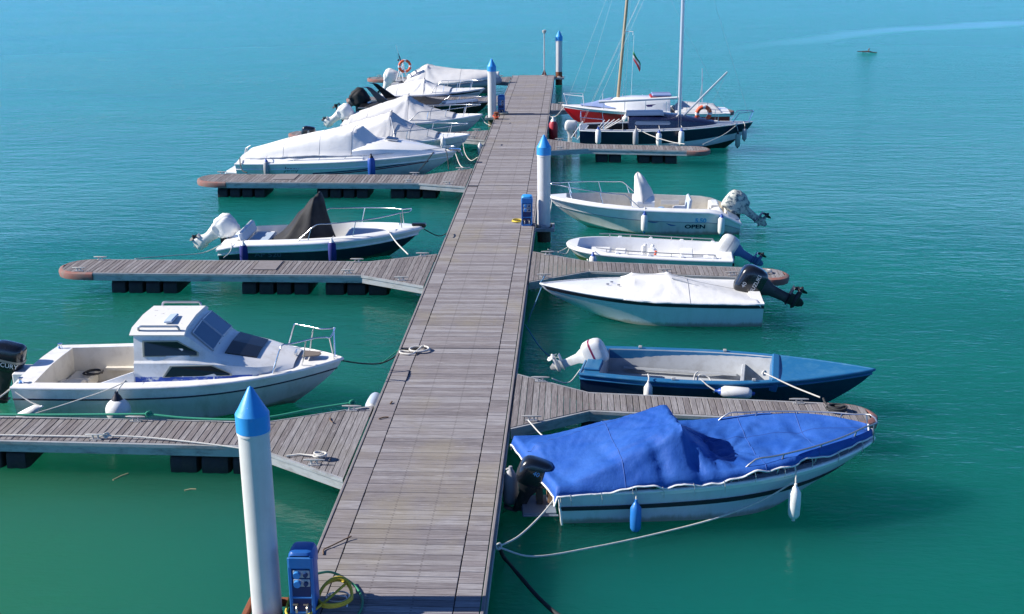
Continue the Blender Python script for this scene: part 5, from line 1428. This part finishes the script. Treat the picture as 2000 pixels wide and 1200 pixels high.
def lifebuoy(label, loc, rot, R0=.30, r=.075):
    t = thing('lifebuoy', label, 'lifebuoy', loc, 0, 'orange lifebuoys')
    t.rotation_euler = rot
    for k in range(4):
        a0 = k * PI / 2
        for (b0, b1, m, nm) in ((.18, PI / 2 - .18, M_orange, 'ring_segment'), (-.18, .18, M_whitetrim, 'reflective_band')):
            MB().tube([(R0 * math.cos(a0 + lerp(b0, b1, j / 8)), 0, R0 * math.sin(a0 + lerp(b0, b1, j / 8))) for j in range(9)], r if m is M_orange else r + .002, 10).build(nm, m, t, True, 60)
    return t
lifebuoy('orange lifebuoy hung on the roll bar of the inflatable boat', (-9.05, 66.1, 1.52), (R(8), 0, R(20)), .30, .07)

# ================================================================= NAVY SAILING BOAT
def stay(b, a, c, r=.008): b.tube([a, c], r, 4)
def sail_navy():
    t = boat('navy sailing boat with dark cabin, aluminium mast and white waterline', (.30, 49.55), -.8, 'sailing boat', 'sailing_boat')
    h = Hull(6.95, 2.4, .82, 1.06, rake=1.7, tr=.72, tm=.42, bp=1.9, bq=1.0, fl=.3, cy=.80, sp=2.0, dr=.45, ch=.30, zc0=.10, ck=.45)
    h.shell(t, [M_black, M_gel, M_navyhull], (.22, .48, 1.0))
    h.rail(t, M_whitetrim, .022, 1.0)
    h.deck(t, [mat('slate_deck', (.16, .20, .28), .5, 0, .4, (.10, .13, .2), 4), M_black, M_grey], .3, 2.0, .22, .35, crown=.05)
    # cabin trunk
    rr = []
    for x, w_, z1 in ((1.95, .80, 1.36), (2.1, .82, 1.40), (3.3, .80, 1.38), (4.1, .72, 1.30), (4.9, .50, 1.16), (5.4, .28, 1.06)):
        z0 = h.zs(x / h.L) - .02
        P = [(w_ + .04, z0), (w_, lerp(z0, z1, .75)), (w_ * .8, z1), (0, z1 + .06)]
        rr.append([(x, y, z) for y, z in P] + [(x, -y, z) for y, z in P[::-1][1:]])
    b = MB(); b.loft([r[::-1] for r in rr], close=False); b.f.append(tuple(range(7))); b.m.append(0)
    b.build('cabin', M_navy, t, True, 35)
    MB().loft([[(x, y, z) for y, z in ((-.70, zz), (-.55, zz + .05), (0, zz + .075), (.55, zz + .05), (.70, zz))] for x, zz in ((1.88, 1.40), (3.2, 1.42), (3.35, 1.40))], True, True).build('cabin_roof', mat('slate_roof', (.05, .09, .18), .4), t)
    for sg in (-1, 1):
        MB().poly([(2.25, sg * .838, 1.06), (3.55, sg * .815, 1.06), (3.62, sg * .80, 1.12), (3.55, sg * .80, 1.20), (2.25, sg * .822, 1.20), (2.18, sg * .83, 1.12)][::sg or 1], .012, (0, sg, 0)).build('cabin_window', mat('hazy_acrylic', (.20, .25, .33), .15), t)
    for sg in (-1, 1):
        b = MB(); b.tube([(x, sg * (h.hb(x / h.L) - .10), h.zs(x / h.L) + .05) for x in np.linspace(.2, 5.6, 14)], .014, 6); b.build('toe_rail', M_whitetrim, t)
    # rig
    mx = 4.0
    MB().lathe([(.075, 1.3), (.075, 5.0), (.06, 9.6)], (mx, 0, 0), n=12).build('mast', M_alum, t, True)
    MB().tube([(mx - .1, 0, 2.02), (.75, -.05, 1.86)], .055, 10).build('boom', M_whitetrim, t, True)
    MB().tube([(mx + .15, -.05, 1.30), (5.85, .0, 3.05)], [.045, .035], 8).build('spinnaker_pole', M_alum, t, True)
    for nm, a, c in (('shroud', (mx - .1, -1.05, .95), (mx, 0, 6.5)), ('shroud', (mx - .1, 1.05, .95), (mx, 0, 6.5)), ('shroud', (mx, -1.05, .95), (mx, 0, 9.2)), ('shroud', (mx, 1.05, .95), (mx, 0, 9.2)), ('forestay', (6.85, 0, 1.1), (mx, 0, 9.3)), ('backstay', (.05, .4, .9), (mx, 0, 9.6)), ('backstay', (.05, -.4, .9), (mx, 0, 9.6)), ('topping_lift', (.75, -.05, 1.9), (mx, 0, 9.4)), ('pole_line', (5.85, 0, 3.05), (5.0, -.3, 1.2))):
        b = MB(); stay(b, a, c, .003); b.build(nm, M_stay, t)
    # pulpit at the bow, pushpit and ladder at the stern
    q = MB()
    for sg in (-1, 1):
        q.tube([(6.05, sg * .38, 1.0), (6.35, sg * .34, 1.45), (6.95, sg * .18, 1.5)], .016, 6); q.tube([(6.95, sg * .18, 1.5), (6.8, sg * .10, 1.06)], .016, 6)
    q.tube([(6.95, -.18, 1.5), (6.95, .18, 1.5)], .016, 6)
    q.build('bow_rail', M_steel, t, True)
    q = MB()
    for sg in (-1, 1): q.tube([(.1, sg * .75, .85), (.02, sg * .8, 1.35), (.9, sg * 1.0, 1.3), (.95, sg * 1.0, .9)], .015, 6)
    q.tube([(.02, -.8, 1.35), (.02, .8, 1.35)], .015, 6)
    q.build('stern_rail', M_steel, t, True)
    for x in (1.7, 2.9, 5.5):
        for sg in (-1, 1):
            if x == 2.9 and sg < 0: continue
            MB().tube([(x, sg * (h.hb(x / h.L) - .08), h.zs(x / h.L)), (x, sg * (h.hb(x / h.L) - .08), h.zs(x / h.L) + .48)], .012, 6).build('stanchion', M_steel, t)
    MB().box((-.16, .3, .55), (.08, .26, .4), bev=.01).build('engine_bracket', M_whitetrim, t)
    outboard(t, -.20, .62, 4, .78, M_wmotor, M_wmotor, y=.3)
    q = MB(); q.tube([(-.35, -.75, .5), (.12, -.55, 1.15)], .02, 6); q.tube([(-.10, -.75, .45), (.35, -.55, 1.0)], .02, 6)
    q.build('boarding_ladder', M_whitetrim, t, True)
    for k in range(5):
        MB().tube([(1.0 + .2 * k, -.2 + .1 * k, 1.15), (.55 + .08 * k, -.5 + .2 * k, .62)], .02, 6).build('sail_batten', M_whitetrim, t)
    return t, h
sail_navy()
lifebuoy('orange lifebuoy on the far rail of the navy sailing boat', (5.35, 50.25, 1.28), (R(5), 0, R(8)), .27, .085)
for k, (x, z, m, e, lb) in enumerate(((1.02, .86, M_fw, M_fb, 'leftmost white fender with blue top on the navy sailing boat'), (2.50, .80, M_fgrey, M_fgrey, 'pale grey fender amidships on the navy sailing boat'), (3.42, .72, M_fw, M_fb, 'white fender with blue top under the cabin window of the navy sailing boat'), (4.30, .80, M_fw, M_fb, 'white fender with blue top below the mast of the navy sailing boat'))):
    fender(lb, (x, 48.22, z - .18), m, 'cyl', 1.05, (x, 48.42, 1.06), e)
fender('grey fender hanging just under the bow of the navy sailing boat', (6.90, 49.15, .62), M_fgrey, 'cyl', .85, (6.85, 49.3, 1.1), M_fblack)
fender('green tinged fender hanging beside the bow stem of the navy sailing boat', (6.62, 48.98, .40), mat('algae_fender', (.30, .38, .34), .6, 0, .7, (.15, .2, .15), 8), 'cyl', .95, (6.5, 49.15, 1.05), M_fblack)

# ================================================================= RED SAILING BOAT
def sail_red():
    t = boat('red hulled sailing boat with white deck and varnished wooden mast', (6.85, 54.5), 180.8, 'sailing boat', 'sailing_boat')
    h = Hull(7.3, 2.4, .78, 1.05, rake=1.5, tr=.75, tm=.45, bp=2.0, bq=1.0, fl=.4, cy=.84, sp=1.9, dr=.4)
    h.shell(t, [M_gel, M_red, M_gel], (h.ch * .95, .90, 1.0))
    h.rail(t, M_whitetrim, .03, 1.0)
    h.deck(t, [M_gel, M_gel, M_cream], .4, 2.6, .25, .35, crown=.08)
    rr = []
    for x, w_, z1 in ((2.6, .78, 1.34), (2.75, .80, 1.38), (4.2, .76, 1.40), (4.9, .62, 1.34), (5.4, .40, 1.18), (5.7, .25, 1.08)):
        z0 = h.zs(x / h.L)
        P = [(w_ + .05, z0), (w_, lerp(z0, z1, .7)), (w_ * .82, z1), (0, z1 + .06)]
        rr.append([(x, y, z) for y, z in P] + [(x, -y, z) for y, z in P[::-1][1:]])
    b = MB(); b.loft([r[::-1] for r in rr], close=False); b.f.append(tuple(range(7))); b.m.append(0); b.build('cabin', M_gel, t, True, 35)
    MB().box((3.0, 0, 1.45), (.9, .8, .07), bev=.02).build('companion_hatch', mat('red_trim', (.45, .03, .03), .5), t)
    MB().box((2.95, .1, 1.53), (.85, .9, .09), bev=.03).build('hatch_cover', C_lblue, t)
    for sg in (1, -1): MB().poly([(3.0, sg * .79, 1.08), (3.6, sg * .79, 1.08), (3.7, sg * .78, 1.16), (3.0, sg * .78, 1.20)], .012, (0, sg, 0)).build('cabin_window', mat('violet_glass', (.05, .03, .12), .1), t)
    HWf = lambda x: max(.1, h.hb(clamp(x / 7.3, 0, .99)) - .35)
    tarp('sail_cover', t, C_lblue, 5.0, 6.5, HWf, lambda x, v: h.zs(x / 7.3) + .10, [[(5.1, 0, 1.40), (5.8, 0, 1.25)]], nu=30, nv=17, skirt=.03, seed=14.0)
    tarp('cockpit_cover', t, C_grey, .35, 2.4, lambda x: h.hb(x / 7.3) - .18, lambda x, v: h.zs(x / 7.3) + .06, [[(.6, 0, 1.1), (2.2, 0, 1.22)]], nu=30, nv=17, skirt=.04, seed=15.0)
    mx = 4.85
    MB().tube([(mx, 0, 1.35), (mx - .32, 0, 5.6), (mx - .62, 0, 9.4)], [.075, .065, .05], 10).build('mast', M_mastwood, t, True)
    MB().tube([(mx - .24, 0, 4.25), (mx - .6, .1, 4.24), (mx - .6, .1, 4.1)], .018, 6).build('spreader', M_whitetrim, t, True)
    tp = (mx - .55, 0, 8.6)
    for a in ((7.15, 0, 1.1), (6.5, 0, 1.1), (5.0, 1.05, .95), (5.0, -1.05, .95), (4.6, 1.05, .95), (4.6, -1.05, .95), (.1, 0, .9)):
        b = MB(); stay(b, a, tp, .003); b.build('stay', M_stay, t)
    q = MB()
    for sg in (-1, 1): q.tube([(6.35, sg * .5, 1.0), (6.4, sg * .5, 1.5), (7.25, sg * .2, 1.55), (7.1, sg * .12, 1.08)], .016, 6)
    q.tube([(7.25, -.2, 1.55), (7.25, .2, 1.55)], .016, 6); q.build('bow_rail', M_whitetrim, t, True)
    for x in (1.0, 1.9, 2.8, 3.7, 4.6, 5.5):
        for sg in (-1, 1): MB().tube([(x, sg * (h.hb(x / h.L) - .08), h.zs(x / h.L)), (x, sg * (h.hb(x / h.L) - .08), h.zs(x / h.L) + .52)], .013, 6).build('stanchion', M_steel, t)
    # small flag on its line
    fx = mx - .62
    b = MB(); stay(b, (fx + .05, .12, 1.4), (fx - .02, .12, 4.1), .005); b.build('flag_line', M_whitetrim, t)
    fl = MB(); rr = []
    for k in range(7):
        f = k / 6; rr.append([(fx - .02 - .10 * j + .03 * math.sin(4 * f + j), .12 + .03 * math.sin(5 * f + 2 * j), 3.42 - .16 * j - f * .34 - .10 * f) for j in range(4)])
    fl.loft(rr, close=False)
    for i in range(len(fl.m)): fl.m[i] = min(2, (i // 3) // 2)
    o = fl.build('flag', [mat('flag_green', (.01, .22, .06), .7), mat('flag_white', (.7, .7, .68), .7), mat('flag_red', (.5, .02, .03), .7)], t, True)
    o.modifiers.new('thickness', 'SOLIDIFY').thickness = .004
    MB().tube([(1.2, .6, 1.0), (1.25, .6, 2.7)], .018, 6).build('ensign_staff', M_alum, t); MB().tube([(1.35, .55, 1.0), (1.2, .6, 2.3)], .014, 6).build('staff_brace', M_alum, t)
    return t
sail_red()
fender('pink white round fender midway along the red sailing boat', (2.30, 53.15, .62), M_fw, 'ball', .7, (2.3, 53.35, .95), M_fw)
fender('red round fender further aft on the red sailing boat', (3.60, 53.12, .62), mat('pink_fender', (.5, .18, .22), .5), 'ball', .7, (3.6, 53.3, .92), M_fw)
fender('large red fender hanging on the pontoon edge near the sailing boats', (-.82, 51.6, .32), M_fred, 'cyl', 1.7, (-1.0, 51.6, .60), M_fw)

# ================================================================= ROPES, HOSES AND SMALL THINGS
DK = DZ + .004
def loose(name, label, cat, pts, r, m, group=None, n=7):
    P = [Vector(p) for p in pts]; o = P[0].copy()
    b = MB(); b.tube([p - o for p in P], r, n)
    return tag(b.build(name, m, None, True, 70, loc=o), label, cat, group)
# rope coil on the boards, and its tail
cp = coil(-3.02, 22.86, DK, .20, .17, 2.3, .017, 4) + [(-3.12, 22.60, DK + .03), (-3.30, 22.62, DK + .02), (-3.40, 22.70, DK + .02), (-3.38, 22.80, DK + .02), (-3.22, 22.76, DK + .02)]
loose('rope_coil', 'loose coil of white rope lying on the boards by the dark joint', 'rope', smoothpts(cp, 2), .019, M_rope)
# cabin boat lines
rope('dark bow line from the cabin boat to the pontoon edge', [(-4.36, 21.42, .86), (-4.0, 21.8, .66), (-3.72, 22.2, .52), (-3.50, 22.55, .52), (-3.44, 22.85, .54)], .014, M_roped)
rope('thin green line tied to the pontoon edge by the rope coil', [(-3.44, 22.95, .55), (-3.52, 22.8, .52), (-3.72, 22.2, .50)], .012, M_ropeg)
rope('green rope stretched along the finger beside the cabin boat', [(-12.6, 19.25, .62), (-9.9, 19.18, .61), (-7.50, 19.22, .63), (-7.28, 19.2, .64), (-6.5, 19.16, .59), (-5.4, 19.15, .60), (-4.4, 19.6, .63), (-3.84, 19.80, .65)], .022, M_ropeg, knots=(3, 7))
rope('white rope along the near edge of the finger beside the cabin boat', [(-12.5, 18.42, .57), (-9.6, 18.40, .57), (-8.0, 18.38, .57), (-7.72, 18.36, .60), (-7.0, 18.34, .58), (-6.2, 18.22, .56), (-5.5, 18.12, .52), (-5.0, 18.05, .47), (-4.6, 17.9, .40)], .015, M_rope, knots=(3,))
rope('white line from the cabin boat side down to its finger', [(-7.92, 20.02, .94), (-8.3, 19.86, .80), (-9.0, 19.55, .63), (-9.35, 19.35, .57)], .011, M_rope)
rope('pale stern line hanging behind the cabin boat engine', [(-10.06, 20.3, .78), (-10.3, 20.0, .60), (-10.5, 19.7, .55), (-10.2, 19.4, .57)], .014, M_rope)
kp = [p for p in coil(-3.98, 17.66, DK + .03, .09, .07, 4, .016, 9)]
loose('knotted_rope', 'knot of white rope heaped on the cleat of the near left finger', 'rope', smoothpts(kp, 2) + [Vector((-4.1, 17.72, DK + .02)), Vector((-4.35, 17.78, DK + .015)), Vector((-4.55, 17.72, DK + .01))], .016, M_rope)
# tarpaulin boat lines
rope('white stern line from the tarpaulin boat to the pontoon edge', [(-.20, 16.72, .42), (-.42, 16.2, .36), (-.72, 15.5, .38), (-.98, 15.02, .47)], .014, M_rope, knots=(3,))
rope('long slack white line from the pontoon edge to the bow of the tarpaulin boat', [(-.98, 15.0, .47), (-.5, 15.25, .20), (.35, 15.75, .09), (1.3, 16.2, .09), (2.2, 16.55, .18), (2.9, 16.8, .36), (3.45, 17.0, .62)], .014, M_rope)
rope('dark sunken line trailing away from the pontoon edge', [(-.98, 15.3, .30), (-.92, 15.5, .012), (-.65, 14.95, .012), (-.40, 14.45, .012), (-.1, 14.0, .012), (.35, 13.7, .012), (.9, 13.4, .012)], .03, M_roped)
rope('short line from the finger cleat to the tarpaulin boat stern', [(-.72, 19.16, .63), (-.5, 18.7, .58), (-.36, 18.30, .66)], .012, M_rope)
# blue boat lines
rope('white line from the blue open boat forward to the finger tip cleat', [(3.55, 21.2, .76), (3.6, 21.08, .78), (4.0, 20.75, .68), (4.42, 20.38, .62)], .014, M_rope, knots=(0,))
rope('short loop of rope hanging over the blue open boat side', [(2.35, 21.30, .74), (2.28, 21.20, .70), (2.26, 21.14, .48), (2.32, 21.14, .47), (2.36, 21.22, .70), (2.55, 21.20, .66), (2.62, 20.95, .46)], .014, M_rope)
rope('stern line of the blue open boat running to the finger', [(.18, 21.75, .6), (.0, 21.5, .45), (-.15, 21.3, .5), (-.35, 21.25, .60)], .012, M_rope)
rope('white line from the pontoon to the tilted white engine', [(-1.0, 25.0, .42), (-.6, 24.2, .12), (-.2, 23.4, .16), (.2, 22.75, .5), (.45, 22.5, .66)], .012, M_ropeb)
kp = coil(4.62, 19.92, DK + .0, .15, .13, 5, .018, 12) + [(4.5, 20.1, DK + .03), (4.46, 20.3, DK + .08)]
loose('rope_heap', 'heap of dark rope on the tip of the finger past the blue open boat', 'rope', smoothpts(kp, 2), .02, M_roped)
# covered boat lines
rope('blue bow line of the covered boat with the black engine', [(-.70, 27.05, .74), (-.72, 27.3, .70), (-.66, 27.95, .63), (-.66, 28.02, .66)], .014, M_ropeb)
rope('blue line dropping from the covered boat bow into the water', [(-.69, 26.9, .70), (-.82, 26.7, .40), (-.95, 26.5, .12), (-1.0, 26.4, -.1)], .012, M_ropeb)
kp = coil(4.72, 28.80, DK, .14, .10, 4, .014, 15)
loose('rope_coil', 'white rope coil on the finger tip behind the black engine', 'rope', smoothpts(kp, 2), .014, M_rope)
# dinghy and OPEN
rope('bow line of the white dinghy to the finger cleat', [(-.08, 31.42, .50), (-.35, 31.1, .45), (-.62, 30.75, .60)], .012, M_rope)
rope('second bow line of the white dinghy to the finger edge', [(-.06, 31.35, .48), (-.15, 30.9, .44), (-.35, 30.55, .58)], .012, M_rope)
rope('bow line hanging from the boat lettered OPEN to the pile', [(-.60, 35.6, .86), (-.66, 35.1, .48), (-.72, 34.5, .46)], .013, M_rope)
# AP 520
rope('white stern line of the AP 520 boat trailing to the finger', [(-9.45, 31.5, .50), (-9.9, 31.2, .34), (-10.5, 30.7, .40), (-11.2, 29.7, .58)], .012, M_rope)
rope('white bow line of the AP 520 boat down to its finger', [(-4.95, 31.75, .84), (-4.62, 31.0, .70), (-4.22, 30.25, .58)], .018, M_rope)
rope('dark bow line of the AP 520 boat to the pontoon', [(-4.12, 32.3, .80), (-3.85, 32.5, .58), (-3.66, 32.7, .46), (-3.45, 32.9, .50)], .014, M_roped)
rope('stern tie of the AP 520 boat over its white gunwale', [(-9.1, 31.25, .62), (-9.08, 31.1, .5), (-9.0, 30.6, .50), (-8.95, 29.9, .56)], .011, M_rope)
# cruiser and the boats beyond
rope('dark bow line from the cruiser down to its finger', [(-4.95, 42.9, .98), (-5.1, 42.3, .80), (-5.3, 41.4, .60)], .016, M_roped)
rope('second dark bow line from the cruiser, nearer the pontoon', [(-4.5, 43.1, .98), (-4.4, 42.5, .75), (-4.3, 41.7, .60)], .014, M_roped)
rope('pale line from the cruiser bow towards the finger root', [(-4.2, 43.2, .92), (-4.0, 42.6, .62), (-3.8, 42.0, .60), (-3.6, 42.3, .55)], .016, M_rope)
rope('dark stern line from the cruiser to the finger end', [(-11.9, 42.7, .8), (-11.7, 42.0, .66), (-11.4, 41.2, .62), (-11.2, 40.95, .62)], .02, M_roped)
rope('white slack bow line of the tented boat past the cruiser', [(-4.25, 46.8, .85), (-4.1, 45.9, .45), (-3.8, 45.0, .30), (-3.50, 44.6, .50)], .014, M_rope)
rope('white bow line of the grey tented boat to the pontoon', [(-3.95, 52.4, .85), (-3.75, 52.1, .62), (-3.5, 51.8, .55)], .016, M_rope)
rope('pale line drooping from the navy sailing boat to its finger', [(2.55, 48.42, .95), (3.1, 48.0, .74), (3.8, 47.3, .62), (4.3, 46.75, .62)], .016, M_rope)
rope('bow line of the navy sailing boat slanting to the finger tip', [(6.7, 49.3, 1.05), (6.0, 48.3, .75), (5.0, 46.7, .62)], .014, M_rope)
rope('bow line of the red sailing boat to the pontoon', [(-.35, 54.4, 1.0), (-.7, 54.2, .62), (-.95, 54.6, .50), (-1.05, 54.9, .54)], .016, M_rope)
# pontoon fenders
fender('grey cylinder fender hanging on the pontoon edge behind the tarpaulin boat', (-.93, 17.35, .18), M_fgrey, 'cyl', 1.15, (-1.0, 17.35, .55), M_fgrey)
fender('pale blue white fender wedged along the pontoon edge past the near finger', (-3.60, 20.6, .34), mat('pale_blue_fender', (.46, .53, .64), .5), 'cyl', 1.15, None, M_fw, (R(86), 0, 0))
fender('small white fender on the pontoon edge beside the first tented boat', (-3.58, 46.7, .40), M_fw, 'cyl', .8, (-3.47, 46.7, .56), M_fw)
# hoses by the near pedestal
hp = []
for i in range(64):
    a = i / 64 * 2 * PI * 3.2
    hp.append((-2.93 + .21 * math.cos(a) + .05 * noise.noise((i * .1, 1, 0)), 13.34 + .20 * math.sin(a) + .05 * noise.noise((i * .1, 5, 0)), DK + .05 + .20 * max(0, math.sin(a)) * (.7 + .3 * math.sin(i * .09)) + .02 * (i / 20)))
hp += [(-3.2, 13.0, DK + .03), (-3.45, 12.98, DK + .02), (-3.50, 13.2, DK + .05), (-3.46, 13.42, DK + .18)]
loose('yellow_hose', 'coil of yellow hose heaped at the foot of the near pedestal', 'hose', smoothpts(hp, 2), .017, M_hosey, 'hoses on the pontoon')
loose('green_hose', 'green hose arching over the boards from the near pedestal', 'hose', smoothpts([(-3.22, 13.42, DK + .35), (-3.05, 13.75, DK + .20), (-2.82, 13.78, DK + .05), (-2.66, 13.58, DK + .015), (-2.58, 13.3, DK + .015), (-2.62, 13.0, DK + .015), (-2.85, 12.8, DK + .015), (-3.15, 12.85, DK + .02)], 6), .016, M_hoseg, 'hoses on the pontoon')
loose('white_cable', 'white cable tied into the yellow hose coil', 'cable', smoothpts(coil(-2.90, 13.42, DK + .03, .14, .12, 1.6, .01, 21) + [(-2.78, 13.30, DK + .12), (-2.76, 13.22, DK + .02)], 2), .009, M_whitetrim)
loose('yellow_cable', 'small coil of yellow cable beside the pedestal near the boat lettered OPEN', 'cable', smoothpts(coil(-1.56, 34.05, DK, .15, .17, 3, .014, 23), 2), .014, M_hosey, 'hoses on the pontoon')
loose('pale_hose', 'pale hose coiled round the foot of the far pedestal', 'hose', smoothpts(coil(-3.22, 55.15, DK, .30, .28, 4, .02, 25), 2), .022, mat('pale_hose', (.60, .56, .40), .6), 'hoses on the pontoon')
# rusty mooring ring by the far pile
t = thing('mooring_bollard', 'rusty orange mooring bollard beside the pile near the far pedestal', 'bollard', (-3.36, 53.6, DK))
MB().lathe([(.13, 0), (.13, .02), (.08, .04), (.07, .22), (.12, .26), (.12, .30), (.05, .32)], n=14).build('post', M_rust, t, True)
MB().tube([(.14 * math.cos(a), .14 * math.sin(a), .14 + .05 * math.sin(a)) for a in [2 * PI * k / 14 for k in range(14)]], .025, 6, closed=True).build('rope_turns', M_orange, t, True)
# twigs and leaves on the boards
def twig(label, pts, r): return loose('twig', label, 'twig', smoothpts(pts, 4), r, M_twig, 'twigs on the pontoon')
twig('forked dry twig on the boards near the blue pedestal', [(-3.32, 14.55, DK + .01), (-3.34, 14.68, DK + .015), (-3.25, 14.78, DK + .02), (-3.10, 14.95, DK + .03), (-3.02, 15.02, DK + .04)], .010)
twig('small twig on the pontoon border beside the near left finger', [(-3.30, 19.30, DK + .01), (-3.22, 19.36, DK + .015), (-3.14, 19.38, DK + .01)], .012)
twig('short dark twig further along the pontoon border', [(-3.20, 20.0, DK + .01), (-3.18, 20.08, DK + .02)], .014)
twig('thin twig on the near left finger by its root', [(-4.15, 19.35, DK), (-4.12, 19.2, DK + .01), (-4.06, 19.1, DK + .02)], .009)
# drifting wood
t = thing('driftwood', 'dark branch drifting on the open water, far off', 'driftwood', (20.7, 88.3, 0))
MB().tube(smoothpts([(-.65, .22, .05), (-.3, .1, .05), (.1, -.05, .06), (.4, -.12, .02), (.62, -.2, .01)], 5), [.03] * 5 + [.05] * 8 + [.03] * 8, 8).build('branch', mat('wet_bark', (.05, .035, .035), .7), t, True)
MB().tube([(.05, -.03, .08), (.08, .0, .2), (.14, .02, .26)], .04, 6).build('stub', M_twig, t, True)
def flotsam(label, p, L_, a): 
    return loose('floating_stick', label, 'stick', [(p[0], p[1], .01), (p[0] + L_ * .5 * math.cos(a), p[1] + L_ * .5 * math.sin(a) + .02, .014), (p[0] + L_ * math.cos(a), p[1] + L_ * math.sin(a), .01)], .012, mat('pale_reed', (.38, .36, .2), .8), 'bits floating on the water')
flotsam('pale reed floating in front of the near left finger', (-7.5, 17.9, 0), .3, 1.0)
flotsam('short reed floating by the near finger float', (-6.2, 17.55, 0), .18, .3)
